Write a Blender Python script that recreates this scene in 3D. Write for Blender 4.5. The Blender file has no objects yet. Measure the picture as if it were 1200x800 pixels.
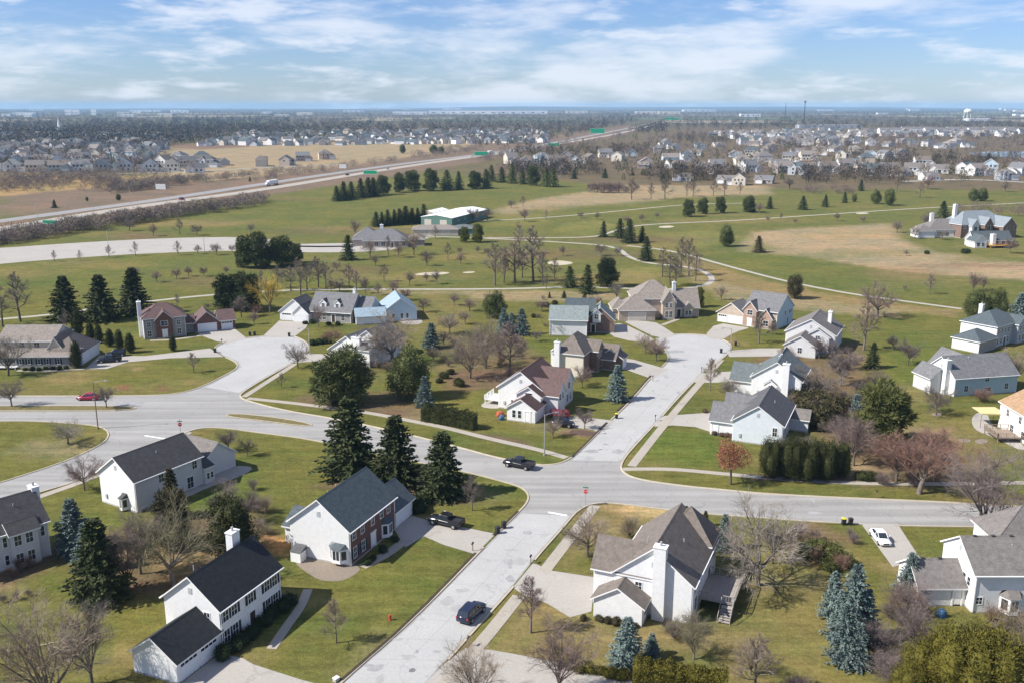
import bpy, bmesh, math, random
import numpy as np
from mathutils import Vector, Matrix
sc = bpy.context.scene
random.seed(7); RNG = np.random.default_rng(11)
rad = math.radians
# ------------------------------------------------------------------ camera, sky, sun, exposure
CAM_H, FPX, HORIZON = 61.0, 1100.0, 124.0          # drone height (m), focal length and horizon of the survey frame
PITCH = math.atan((400 - HORIZON) / FPX)
cam = bpy.data.cameras.new('camera'); cam.lens = 36 * FPX / 1200; cam.sensor_width = 36
cam.clip_start = 0.5; cam.clip_end = 60000
co = bpy.data.objects.new('camera', cam); sc.collection.objects.link(co)
co.location = (0, 0, CAM_H); co.rotation_euler = (math.pi/2 - PITCH, 0, 0); sc.camera = co
SUN_EL, SUN_DIR = rad(43), rad(14)                  # light travels towards +x, slightly +y
world = bpy.data.worlds.new('World'); sc.world = world; world.use_nodes = True
wn = world.node_tree; wn.nodes.clear()
def wnode(t, **k):
    n = wn.nodes.new(t)
    for a, b in k.items(): setattr(n, a, b)
    return n
L = wn.links.new
out = wnode('ShaderNodeOutputWorld'); bg = wnode('ShaderNodeBackground'); bg.inputs[1].default_value = 0.055
sky = wnode('ShaderNodeTexSky', sky_type='NISHITA', sun_disc=False, sun_elevation=SUN_EL,
            air_density=1.0, dust_density=0.2, ozone_density=3.0, altitude=200)
sky.sun_rotation = math.atan2(-math.cos(SUN_DIR), -math.sin(SUN_DIR))
tc = wnode('ShaderNodeTexCoord'); sep = wnode('ShaderNodeSeparateXYZ'); L(tc.outputs['Generated'], sep.inputs[0])
zz = wnode('ShaderNodeMath', operation='MAXIMUM'); L(sep.outputs[2], zz.inputs[0]); zz.inputs[1].default_value = 0.0
za = wnode('ShaderNodeMath', operation='ADD'); L(zz.outputs[0], za.inputs[0]); za.inputs[1].default_value = 0.045
dx = wnode('ShaderNodeMath', operation='DIVIDE'); L(sep.outputs[0], dx.inputs[0]); L(za.outputs[0], dx.inputs[1])
dy = wnode('ShaderNodeMath', operation='DIVIDE'); L(sep.outputs[1], dy.inputs[0]); L(za.outputs[0], dy.inputs[1])
cb = wnode('ShaderNodeCombineXYZ'); L(dx.outputs[0], cb.inputs[0]); L(dy.outputs[0], cb.inputs[1])
def cloud(scale, det, lo, hi, off):
    mp = wnode('ShaderNodeMapping'); L(tc.outputs['Generated'], mp.inputs[0])
    mp.inputs['Location'].default_value = off; mp.inputs['Scale'].default_value = (scale, scale, scale*4.6)
    n = wnode('ShaderNodeTexNoise'); L(mp.outputs[0], n.inputs['Vector'])
    n.inputs['Scale'].default_value = 1; n.inputs['Detail'].default_value = det; n.inputs['Roughness'].default_value = 0.56
    n.inputs['Distortion'].default_value = 0.1
    r = wnode('ShaderNodeMapRange'); r.interpolation_type = 'SMOOTHSTEP'; L(n.outputs['Fac'], r.inputs[0])
    r.inputs[1].default_value = lo; r.inputs[2].default_value = hi
    return r.outputs[0]
c1 = cloud(5.0, 8, 0.46, 0.66, (5.1, 2.7, 0.62)); c2 = cloud(11.0, 8, 0.49, 0.70, (7.3, 4.1, 1.2))
cm = wnode('ShaderNodeMath', operation='MAXIMUM'); L(c1, cm.inputs[0]); L(c2, cm.inputs[1])
cf = wnode('ShaderNodeMath', operation='MULTIPLY'); L(cm.outputs[0], cf.inputs[0]); cf.inputs[1].default_value = 0.70
tint = wnode('ShaderNodeMix', data_type='RGBA', blend_type='MULTIPLY'); tint.inputs[0].default_value = 1.0
L(sky.outputs[0], tint.inputs[6]); tint.inputs[7].default_value = (0.95, 1.14, 1.62, 1)
mx = wnode('ShaderNodeMix', data_type='RGBA'); L(cf.outputs[0], mx.inputs[0]); L(tint.outputs[2], mx.inputs[6])
mx.inputs[7].default_value = (11.4, 11.9, 13.0, 1)
L(mx.outputs[2], bg.inputs[0]); L(bg.outputs[0], out.inputs[0])
sun = bpy.data.lights.new('sun', 'SUN'); sun.energy = 5.0; sun.angle = rad(0.53); sun.color = (1.0, 0.95, 0.87)
so = bpy.data.objects.new('sun', sun); sc.collection.objects.link(so)
ld = Vector((math.cos(SUN_DIR)*math.cos(SUN_EL), math.sin(SUN_DIR)*math.cos(SUN_EL), -math.sin(SUN_EL)))
so.rotation_euler = ld.to_track_quat('-Z', 'Y').to_euler(); so.location = (-200, -60, 200)
sc.view_settings.view_transform = 'Standard'; sc.view_settings.look = 'None'
sc.view_settings.exposure = 0.57; sc.view_settings.gamma = 1.0; sc.view_settings.use_curve_mapping = False
sc.render.engine = 'CYCLES'; sc.cycles.volume_bounces = 1; sc.cycles.max_bounces = 6

# ------------------------------------------------------------------ helpers
def G(x, y, z=0.0):
    """survey point -> world metres on the level z"""
    a = (x - 600) / FPX; v = (400 - y) / FPX
    t = (CAM_H - z) / (math.sin(PITCH) - v*math.cos(PITCH))
    return (a*t, (math.cos(PITCH) + v*math.sin(PITCH))*t)
def height_of(x, yb, yt):
    gx, gy = G(x, yb); v = (400 - yt) / FPX
    return max(0.3, CAM_H + gy*(-math.sin(PITCH) + v*math.cos(PITCH))/(math.cos(PITCH) + v*math.sin(PITCH)))
MATS = {}
def mat(name, col, rough=0.85, var=0.16, scale=2.0, bump=0.0, rnd=0.0, spec=0.3, metal=0.0, fine=None, stretch=None, col2=None):
    m = bpy.data.materials.new(name); m.use_nodes = True; MATS[name] = m
    nt = m.node_tree; p = nt.nodes['Principled BSDF']; K = nt.links.new
    p.inputs['Roughness'].default_value = rough; p.inputs['Metallic'].default_value = metal
    p.inputs['Specular IOR Level'].default_value = spec
    t = nt.nodes.new('ShaderNodeTexCoord'); mp = nt.nodes.new('ShaderNodeMapping'); K(t.outputs['Object'], mp.inputs[0])
    if stretch: mp.inputs['Scale'].default_value = stretch
    n = nt.nodes.new('ShaderNodeTexNoise'); n.inputs['Scale'].default_value = scale; n.inputs['Detail'].default_value = 6
    n.inputs['Roughness'].default_value = 0.65; K(mp.outputs[0], n.inputs['Vector'])
    c = nt.nodes.new('ShaderNodeMix'); c.data_type = 'RGBA'
    r = nt.nodes.new('ShaderNodeMapRange'); K(n.outputs['Fac'], r.inputs[0]); r.inputs[1].default_value = .3; r.inputs[2].default_value = .7
    K(r.outputs[0], c.inputs[0])
    d = col2 if col2 else tuple(min(1, q*(1+var)) for q in col)
    c.inputs[6].default_value = (*[q*(1-var) for q in col], 1); c.inputs[7].default_value = (*d, 1)
    o = c.outputs[2]
    if fine:
        n2 = nt.nodes.new('ShaderNodeTexNoise'); n2.inputs['Scale'].default_value = fine[0]; n2.inputs['Detail'].default_value = 3
        K(mp.outputs[0], n2.inputs['Vector'])
        r2 = nt.nodes.new('ShaderNodeMapRange'); K(n2.outputs['Fac'], r2.inputs[0]); r2.inputs[1].default_value = .3; r2.inputs[2].default_value = .7
        r2.inputs[3].default_value = 1-fine[1]; r2.inputs[4].default_value = 1+fine[1]
        h = nt.nodes.new('ShaderNodeMix'); h.data_type = 'RGBA'; h.blend_type = 'MULTIPLY'; h.inputs[0].default_value = 1
        K(o, h.inputs[6]); K(r2.outputs[0], h.inputs[7]); o = h.outputs[2]
    if rnd:
        oi = nt.nodes.new('ShaderNodeObjectInfo'); r3 = nt.nodes.new('ShaderNodeMapRange'); K(oi.outputs['Random'], r3.inputs[0])
        r3.inputs[3].default_value = 1-rnd; r3.inputs[4].default_value = 1+rnd
        hs = nt.nodes.new('ShaderNodeHueSaturation'); K(o, hs.inputs['Color']); K(r3.outputs[0], hs.inputs['Value']); o = hs.outputs[0]
    K(o, p.inputs['Base Color'])
    if bump:
        b = nt.nodes.new('ShaderNodeBump'); b.inputs['Strength'].default_value = bump; b.inputs['Distance'].default_value = 0.05
        K((n2 if fine else n).outputs['Fac'], b.inputs['Height']); K(b.outputs[0], p.inputs['Normal'])
    return m
def lined(name, col, axis, per, depth, dark=0.75, rough=0.7, var=0.06, rnd=0.0, brick=False):
    """siding courses / shingle courses / brickwork: fine courses too small to pick apart"""
    m = mat(name, col, rough, var, 1.5, 0, rnd); nt = m.node_tree; K = nt.links.new; p = nt.nodes['Principled BSDF']
    t = nt.nodes.new('ShaderNodeTexCoord'); s = nt.nodes.new('ShaderNodeSeparateXYZ'); K(t.outputs['Object'], s.inputs[0])
    q = nt.nodes.new('ShaderNodeMath'); q.operation = 'DIVIDE'; K(s.outputs[axis], q.inputs[0]); q.inputs[1].default_value = per
    f = nt.nodes.new('ShaderNodeMath'); f.operation = 'FRACT'; K(q.outputs[0], f.inputs[0])
    r = nt.nodes.new('ShaderNodeMapRange'); K(f.outputs[0], r.inputs[0]); r.inputs[1].default_value = 0; r.inputs[2].default_value = .25
    r.inputs[3].default_value = dark; r.inputs[4].default_value = 1
    src = p.inputs['Base Color'].links[0].from_socket
    h = nt.nodes.new('ShaderNodeMix'); h.data_type = 'RGBA'; h.blend_type = 'MULTIPLY'; h.inputs[0].default_value = 1
    K(src, h.inputs[6]); K(r.outputs[0], h.inputs[7])
    nz = nt.nodes.new('ShaderNodeTexNoise'); nz.inputs['Scale'].default_value = 9; nz.inputs['Detail'].default_value = 2; K(t.outputs['Object'], nz.inputs['Vector'])
    rr = nt.nodes.new('ShaderNodeMapRange'); K(nz.outputs['Fac'], rr.inputs[0]); rr.inputs[1].default_value=.3; rr.inputs[2].default_value=.7
    w = 0.22 if brick else 0.10
    rr.inputs[3].default_value = 1-w; rr.inputs[4].default_value = 1+w
    h2 = nt.nodes.new('ShaderNodeMix'); h2.data_type = 'RGBA'; h2.blend_type = 'MULTIPLY'; h2.inputs[0].default_value = 1
    K(h.outputs[2], h2.inputs[6]); K(rr.outputs[0], h2.inputs[7]); K(h2.outputs[2], p.inputs['Base Color'])
    b = nt.nodes.new('ShaderNodeBump'); b.inputs['Strength'].default_value = depth; b.inputs['Distance'].default_value = .03
    K(f.outputs[0], b.inputs['Height']); K(b.outputs[0], p.inputs['Normal'])
    return m
# walls
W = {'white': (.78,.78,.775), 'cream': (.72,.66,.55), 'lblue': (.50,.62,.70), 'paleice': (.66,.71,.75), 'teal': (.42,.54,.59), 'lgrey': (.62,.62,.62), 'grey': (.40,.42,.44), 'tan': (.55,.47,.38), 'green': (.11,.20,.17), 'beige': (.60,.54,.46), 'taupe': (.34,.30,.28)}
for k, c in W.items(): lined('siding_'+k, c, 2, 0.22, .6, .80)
BR = {'brick': (.165,.088,.072), 'brown_brick': (.22,.15,.12), 'tan_brick': (.46,.38,.31), 'stone': (.30,.29,.28), 'pink_brick': (.36,.25,.20)}
for k, c in BR.items(): lined(k, c, 2, 0.15, .3, .8, .9, .2, brick=True)
RF = {'black': (.030,.032,.036), 'charcoal': (.075,.072,.072), 'slate': (.085,.105,.115), 'brown': (.17,.145,.125), 'maroon': (.105,.065,.06), 'greybrown': (.17,.155,.145), 'teal': (.125,.146,.149), 'grey': (.16,.16,.165), 'paleblue': (.27,.35,.405), 'orange': (.36,.235,.14), 'metal': (.22,.25,.275), 'whiteroof': (.78,.80,.82), 'purple': (.13,.085,.08), 'dgrey': (.10,.10,.105), 'tanroof': (.235,.205,.18), 'palegreen': (.21,.245,.24)}
for k, c in RF.items(): lined('roof_'+k, c, 2, 0.13, .35, .82, .9, .24, brick=True)
mat('trim', (.78,.78,.77), .6, .04); mat('glass', (.025,.032,.04), .08, .2, spec=.8); mat('shutter', (.03,.035,.045), .6)
mat('door_dark', (.05,.035,.03), .5); mat('garage_white', (.74,.75,.76), .55, .04); mat('garage_tan', (.55,.50,.43), .55, .04)
mat('foundation', (.38,.37,.35), .9, .15); mat('vent', (.4,.4,.4), .6); mat('vent_dark', (.05,.05,.05), .6)
mat('wood', (.28,.22,.17), .8, .2, 4); mat('orange_wood', (.50,.25,.06), .7, .2, 4); mat('wood_grey', (.33,.30,.27), .85, .2, 5)
mat('sign_grey', (.42,.43,.44), .6); mat('brick_chimney', (.42,.30,.25), .9, .2, 8)
def concrete(name, col, streak=0.0):
    m = mat(name, col, .9, .07, .12, .15, fine=(3.0, .07)); nt = m.node_tree; K = nt.links.new; p = nt.nodes['Principled BSDF']
    t = nt.nodes.new('ShaderNodeTexCoord')
    v = nt.nodes.new('ShaderNodeTexVoronoi'); v.feature = 'DISTANCE_TO_EDGE'; v.inputs['Scale'].default_value = .11; v.inputs['Randomness'].default_value = .9
    nz = nt.nodes.new('ShaderNodeTexNoise'); nz.inputs['Scale'].default_value = .35; K(t.outputs['Object'], nz.inputs['Vector'])
    ad = nt.nodes.new('ShaderNodeVectorMath'); ad.operation = 'MULTIPLY_ADD'; K(nz.outputs['Color'], ad.inputs[0]); ad.inputs[1].default_value = (5,5,0); K(t.outputs['Object'], ad.inputs[2])
    K(ad.outputs[0], v.inputs['Vector'])
    r = nt.nodes.new('ShaderNodeMapRange'); K(v.outputs['Distance'], r.inputs[0]); r.inputs[1].default_value = .004; r.inputs[2].default_value = .012; r.inputs[3].default_value = .87; r.inputs[4].default_value = 1
    n3 = nt.nodes.new('ShaderNodeTexNoise'); n3.inputs['Scale'].default_value = .16; n3.inputs['Detail'].default_value = 5; K(t.outputs['Object'], n3.inputs['Vector'])
    r3 = nt.nodes.new('ShaderNodeMapRange'); r3.interpolation_type='SMOOTHSTEP'; K(n3.outputs['Fac'], r3.inputs[0]); r3.inputs[1].default_value = .66; r3.inputs[2].default_value = .78; r3.inputs[3].default_value = 1; r3.inputs[4].default_value = .82
    mm = nt.nodes.new('ShaderNodeMath'); mm.operation = 'MULTIPLY'; K(r.outputs[0], mm.inputs[0]); K(r3.outputs[0], mm.inputs[1])
    if streak:                          # tyre-darkened lanes along the main street
        mp2 = nt.nodes.new('ShaderNodeMapping'); K(t.outputs['Object'], mp2.inputs[0]); mp2.inputs['Rotation'].default_value = (0,0,rad(7)); mp2.inputs['Scale'].default_value = (.02,.55,1)
        n5 = nt.nodes.new('ShaderNodeTexNoise'); n5.inputs['Scale'].default_value = 1; n5.inputs['Detail'].default_value = 3; K(mp2.outputs[0], n5.inputs['Vector'])
        r5 = nt.nodes.new('ShaderNodeMapRange'); K(n5.outputs['Fac'], r5.inputs[0]); r5.inputs[1].default_value = .35; r5.inputs[2].default_value = .65; r5.inputs[3].default_value = 1+streak*.6; r5.inputs[4].default_value = 1-streak
        m5 = nt.nodes.new('ShaderNodeMath'); m5.operation = 'MULTIPLY'; K(mm.outputs[0], m5.inputs[0]); K(r5.outputs[0], m5.inputs[1]); mm = m5
    src = p.inputs['Base Color'].links[0].from_socket
    h = nt.nodes.new('ShaderNodeMix'); h.data_type = 'RGBA'; h.blend_type = 'MULTIPLY'; h.inputs[0].default_value = 1
    K(src, h.inputs[6]); K(mm.outputs[0], h.inputs[7]); K(h.outputs[2], p.inputs['Base Color'])
    return m
concrete('concrete_new', (.395,.392,.38)); concrete('concrete_old', (.305,.297,.282), .16); concrete('drive', (.37,.345,.31)); concrete('walk', (.36,.325,.275))
mat('kerb', (.43,.375,.285), .9, .12, .6); mat('asphalt', (.27,.26,.25), .9, .1, .2); mat('stain', (.17,.17,.17), .9, .3, 1.2); mat('stain_light', (.30,.30,.30), .9, .2, 1.2)
mat('paint', (.8,.8,.78), .7); mat('path', (.38,.355,.30), .9, .1, .3)
mat('water', (.05,.09,.13), .08, .2, .05, spec=.6)
mat('mulch', (.105,.066,.05), .95, .3, 1.5, .4); mat('gravel', (.23,.19,.15), .95, .25, 4, .4); mat('sand', (.45,.40,.30), .95, .1, 1)

def tag(o, label=None, cat=None, group=None, kind=None):
    if label: o['label'] = label
    if cat: o['category'] = cat
    if group: o['group'] = group
    if kind: o['kind'] = kind
    return o
def link(o, parent=None):
    sc.collection.objects.link(o)
    if parent: o.parent = parent
    return o
def empty(name, loc, rz=0):
    o = bpy.data.objects.new(name, None); o.empty_display_size = .5; link(o); o.location = loc; o.rotation_euler = (0, 0, rz); return o
class MB:
    """collects vertices and faces for one mesh"""
    def __init__(s): s.v = []; s.f = []; s.m = []
    def face(s, pts, mi=0):
        b = len(s.v); s.v += [tuple(p) for p in pts]; s.f.append(tuple(range(b, b+len(pts)))); s.m.append(mi)
    def box(s, x0, x1, y0, y1, z0, z1, mi=0):
        b = len(s.v); s.v += [(x0,y0,z0),(x1,y0,z0),(x1,y1,z0),(x0,y1,z0),(x0,y0,z1),(x1,y0,z1),(x1,y1,z1),(x0,y1,z1)]
        for q in ((0,3,2,1),(4,5,6,7),(0,1,5,4),(1,2,6,5),(2,3,7,6),(3,0,4,7)): s.f.append(tuple(b+i for i in q)); s.m.append(mi)
    def tube(s, p0, p1, r0, r1, n=6, mi=0, cap=False):
        p0 = Vector(p0); p1 = Vector(p1); d = (p1-p0).normalized()
        a = d.cross(Vector((0,0,1)) if abs(d.z) < .9 else Vector((1,0,0))).normalized(); c = d.cross(a); b = len(s.v)
        for p, r in ((p0,r0),(p1,r1)):
            for i in range(n):
                t = 2*math.pi*i/n; s.v.append(tuple(p + a*(r*math.cos(t)) + c*(r*math.sin(t))))
        for i in range(n):
            j = (i+1) % n; s.f.append((b+i, b+j, b+n+j, b+n+i)); s.m.append(mi)
        if cap:
            s.f.append(tuple(b+n+i for i in range(n))); s.m.append(mi); s.f.append(tuple(b+n-1-i for i in range(n))); s.m.append(mi)
    def mesh(s, name, mats):
        me = bpy.data.meshes.new(name); me.from_pydata(s.v, [], s.f)
        for q in (mats if isinstance(mats, (list, tuple)) else [mats]): me.materials.append(MATS[q] if isinstance(q, str) else q)
        if any(s.m): me.polygons.foreach_set('material_index', s.m)
        me.update(); return me
    def build(s, name, mats, parent=None): return link(bpy.data.objects.new(name, s.mesh(name, mats)), parent)
def chaikin(pts, it=1, closed=True):
    for _ in range(it):
        q = []; n = len(pts)
        for i in range(n if closed else n-1):
            a = pts[i]; b = pts[(i+1) % n]
            q += [(a[0]*.75+b[0]*.25, a[1]*.75+b[1]*.25), (a[0]*.25+b[0]*.75, a[1]*.25+b[1]*.75)]
        if not closed: q = [pts[0]] + q + [pts[-1]]
        pts = q
    return pts
def sheet(name, pts, z, m, thick=0.0, kind='structure', smooth=0, parent=None):
    if smooth: pts = chaikin(pts, smooth)
    bm = bmesh.new(); vs = [bm.verts.new((x, y, z)) for x, y in pts]; f = bm.faces.new(vs)
    f.normal_update()
    if f.normal.z < 0: f.normal_flip()
    if thick:
        r = bmesh.ops.extrude_face_region(bm, geom=[f]); 
        for e in r['geom']:
            if isinstance(e, bmesh.types.BMVert): e.co.z += thick
        bmesh.ops.recalc_face_normals(bm, faces=bm.faces)
    bmesh.ops.triangulate(bm, faces=[q for q in bm.faces if len(q.verts) > 4])
    me = bpy.data.meshes.new(name); bm.to_mesh(me); bm.free(); me.materials.append(MATS[m])
    o = link(bpy.data.objects.new(name, me), parent)
    if kind and not parent: o['kind'] = kind
    return o
def ribbon(name, pts, width, z, m, thick=0.03, smooth=2):
    """a path or walk along a centre line (world metres)"""
    p = chaikin(pts, smooth, False); mb = MB(); n = len(p); Ls = []; Rs = []
    for i in range(n):
        a = p[max(0, i-1)]; b = p[min(n-1, i+1)]; dx_, dy_ = b[0]-a[0], b[1]-a[1]; l = math.hypot(dx_, dy_) or 1
        nx, ny = -dy_/l*width/2, dx_/l*width/2
        Ls.append((p[i][0]+nx, p[i][1]+ny)); Rs.append((p[i][0]-nx, p[i][1]-ny))
    for i in range(n-1):
        mb.face([(*Rs[i], z), (*Rs[i+1], z), (*Ls[i+1], z), (*Ls[i], z)])
        if thick:
            for S, fl in ((Ls, 0), (Rs, 1)):
                q = [(*S[i], z-thick), (*S[i+1], z-thick), (*S[i+1], z), (*S[i], z)]
                mb.face(q if fl else q[::-1])
    o = mb.build(name, m); o['kind'] = 'structure'; return o
def gp(pts): return [G(*p) for p in pts]
def inside(poly, x, y):
    c = False; n = len(poly); j = n-1
    for i in range(n):
        xi, yi = poly[i]; xj, yj = poly[j]
        if (yi > y) != (yj > y) and x < (xj-xi)*(y-yi)/(yj-yi)+xi: c = not c
        j = i
    return c
# ------------------------------------------------------------------ ground sheet with its cover
LAWN = (.101,.109,.031); LAWN2 = (.080,.110,.026); GOLF = (.108,.117,.038); DRY = (.245,.205,.125); OCHRE = (.29,.215,.105); BROWN = (.150,.118,.085)
SUBD = (.115,.095,.062); WOODF = (.095,.083,.06); FAIR = (.100,.114,.034); GREEN = (.150,.152,.05); STRAW = (.185,.152,.07); EARTH = (.13,.09,.065)
COVER = [  # (polygon in the survey frame, colour, edge softness in metres, strength)
 ([(-300,330),(1500,330),(1500,126),(-300,126)], GOLF, 40, 1),
 ([(-400,150),(1600,150),(1600,125.2),(-400,125.2)], WOODF, 300, .85),
 ([(-300,203),(1600,203),(1600,148),(-300,148)], SUBD, 60, .75),
 ([(540,205),(600,188),(800,150),(1300,150),(1300,226),(1100,222),(900,222),(740,222),(660,212)], SUBD, 10, .9),
 ([(-300,280),(0,240),(0,228),(130,218),(300,196),(450,178),(640,160),(740,147),(765,149),(700,166),(600,183),(480,204),(330,227),(200,248),(60,274),(0,286),(-300,330)], BROWN, 8, 1),
 ([(185,182),(200,171),(260,166),(450,167),(560,168),(540,175),(440,190),(330,204),(230,214),(170,206)], DRY, 12, 1),
 ([(-80,203),(0,202),(130,206),(170,206),(240,212),(100,222),(0,230),(-80,236)], OCHRE, 6, .8),
 ([(180,170),(300,167),(330,170),(230,176)], EARTH, 15, .8),
 ([(573,248),(627,234),(680,226),(735,217),(900,218),(905,228),(790,232),(740,240),(640,241),(600,252)], DRY, 5, .95),
 ([(864,288),(885,272),(945,267),(1044,262),(1056,281),(1095,296),(1300,318),(1300,340),(1200,328),(1110,323),(1050,318),(990,308),(930,300),(870,295)], DRY, 4, 1),
 ([(920,275),(1000,268),(1040,268),(1045,278),(960,282)], OCHRE, 6, .5),
 ([(810,300),(870,322),(960,343),(1060,357),(1130,364),(1120,372),(980,356),(890,350),(835,330),(795,310)], STRAW, 3, .9),
 ([(540,342),(620,340),(720,343),(730,352),(640,354),(560,352)], DRY, 2.5, .7),
 ([(430,338),(560,340),(560,345),(440,346)], DRY, 2.5, .5),
 ([(800,320),(880,340),(990,357),(1060,362),(1050,372),(960,366),(850,352)], DRY, 4, .7),
 ([(0,310),(300,296),(420,300),(520,330),(440,336),(300,330),(150,340),(0,345)], FAIR, 8, .7),
 ([(100,262),(250,245),(420,236),(640,214),(690,216),(600,236),(480,262),(260,276)], FAIR, 8, .6),
 ([(840,298),(930,304),(1050,324),(1200,334),(1200,350),(1080,352),(960,338),(860,312)], FAIR, 4, .9),
 ([(640,245),(760,235),(1000,250),(1100,250),(1050,262),(880,270),(760,262)], FAIR, 8, .55),
 ([(660,262),(700,258),(730,266),(690,276),(650,272)], GREEN, 4, .9), ([(770,275),(830,270),(880,280),(820,290)], GREEN, 4, .8), ([(720,315),(770,312),(790,322),(740,332)], GREEN, 4, .8), ([(560,256),(640,250),(650,262),(580,266)], GREEN, 6, .6),
 ([(600,240),(720,228),(760,232),(640,248)], DRY, 6, .5),
 # lots
 ([(760,503),(835,508),(850,545),(760,549),(742,545)], LAWN2, .6, 1), ([(742,552),(850,556),(1000,568),(1000,582),(850,572),(745,560)], LAWN, .6, .8),
 ([(370,560),(540,590),(600,580),(590,625),(480,640),(330,740),(300,790),(400,800),(560,645)], LAWN, 2, .5),
 ([(712,592),(740,590),(800,598),(792,606),(760,608),(715,601)], (.40,.29,.145), 1.5, 1), ([(670,600),(720,592),(770,610),(720,640),(660,660)], STRAW, 2, .6),
 ([(560,790),(600,700),(690,720),(880,740),(900,800),(700,800)], STRAW, 2.5, .65), ([(840,655),(1000,640),(1040,720),(990,800),(850,800)], STRAW, 6, .35),
 ([(690,722),(750,730),(840,735),(870,760),(760,775),(680,745)], STRAW, 1.5, .5), ([(310,625),(340,632),(338,652),(312,648)], (.42,.22,.09), .6, 1),
 ([(930,600),(1000,628),(975,660),(930,655),(915,630)], EARTH, 2, .7), ([(1020,505),(1110,505),(1130,560),(1080,575),(1010,560)], EARTH, 3, .45),
 ([(70,640),(200,600),(300,590),(320,640),(210,690),(120,705)], EARTH, 3, .75), ([(-20,650),(50,648),(75,655),(30,680),(-20,700)], EARTH, 1.5, .8),
 ([(365,570),(440,548),(545,570),(555,588),(500,592),(420,575)], EARTH, 1.2, .8), ([(345,465),(480,455),(500,478),(470,486),(360,476)], EARTH, 2, .8),
 ([(430,478),(472,478),(500,485),(495,496),(470,492)], EARTH, 1, .7), ([(520,435),(600,432),(590,455),(530,455)], EARTH, 2, .8), ([(600,395),(690,398),(640,440),(560,430)], LAWN2, 4, .6),
 ([(530,503),(600,512),(625,520),(620,524),(560,512)], EARTH, .8, .8), ([(875,555),(1000,558),(1030,560),(1030,566),(880,562)], EARTH, .8, .8),
 ([(136,452),(150,450),(152,456),(138,457)], (.15,.07,.048), .4, .9), ([(184,451),(198,451),(200,458),(186,458)], (.15,.07,.048), .4, .9), ([(150,430),(168,429),(170,434),(152,434)], STRAW, .8, .9),
 ([(0,479),(115,479),(160,477),(116,482),(0,483)], STRAW, .5, .7), ([(665,500),(700,506),(690,512),(655,508)], EARTH, .6, .9), ([(0,455),(120,455),(240,445),(215,462),(0,463)], STRAW, 4, .35),
 ([(270,600),(310,560),(280,540),(200,600)], LAWN2, 2, .6), ([(620,590),(660,640),(640,662),(600,690),(700,590)], STRAW, 2, .4), ([(500,345),(560,350),(540,400),(480,390)], STRAW, 5, .4),
 ([(1060,380),(1110,420),(1100,470),(1040,440)], LAWN2, 5, .7), ([(1080,480),(1180,500),(1200,560),(1110,560)], STRAW, 4, .4), ([(380,420),(560,430),(620,470),(560,500),(420,470)], LAWN, 5, .4),
 ([(1100,630),(1130,640),(1100,655),(1080,650)], LAWN, 2, .6), ([(740,548),(700,560),(690,575),(720,580)], LAWN, 1, .2),
]
COVER += [([(520,392),(600,395),(640,420),(600,452),(530,460),(505,430)], EARTH, 3, .6), ([(880,415),(1010,400),(1030,470),(1000,540),(930,500),(890,470)], EARTH, 4, .65), ([(1000,505),(1110,505),(1130,565),(1010,570)], EARTH, 3, .6), ([(420,380),(470,385),(480,430),(430,440)], EARTH, 3, .6)]
R7 = random.Random(12)
for i_ in range(64):   # rough and mown strips across the golf course
    a_, b_ = R7.uniform(-20,1220), R7.uniform(228,340); w_, h_ = R7.uniform(25,110), R7.uniform(2,7)*(b_-190)/110; COVER.append(([(a_-w_,b_),(a_-w_*.5,b_-h_),(a_+w_*.5,b_-h_*.8),(a_+w_,b_+R7.uniform(-2,2)),(a_+w_*.4,b_+h_),(a_-w_*.6,b_+h_*.7)], [STRAW,FAIR,EARTH,STRAW,LAWN2][i_ % 5], 7, R7.uniform(.25,.6)))
for i_ in range(90):   # patchy lawns
    a_, b_ = R7.uniform(0,1200), R7.uniform(400,800); w_, h_ = R7.uniform(15,60), R7.uniform(5,16); COVER.append(([(a_-w_,b_),(a_-w_*.5,b_-h_),(a_+w_*.5,b_-h_*.8),(a_+w_,b_),(a_+w_*.4,b_+h_),(a_-w_*.6,b_+h_*.7)], [STRAW,LAWN2,STRAW,DRY][i_ % 4], 3, R7.uniform(.25,.6)))
def graded(core0, core1, step, lo, hi, g=1.07):
    mid = list(np.arange(core0, core1+.01, step)); a = []; s = step; x = core0
    while x > lo: s *= g; x -= s; a.append(x)
    b = []; s = step; x = core1
    while x < hi: s *= g; x += s; b.append(x)
    return np.array(a[::-1] + mid + b)
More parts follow.
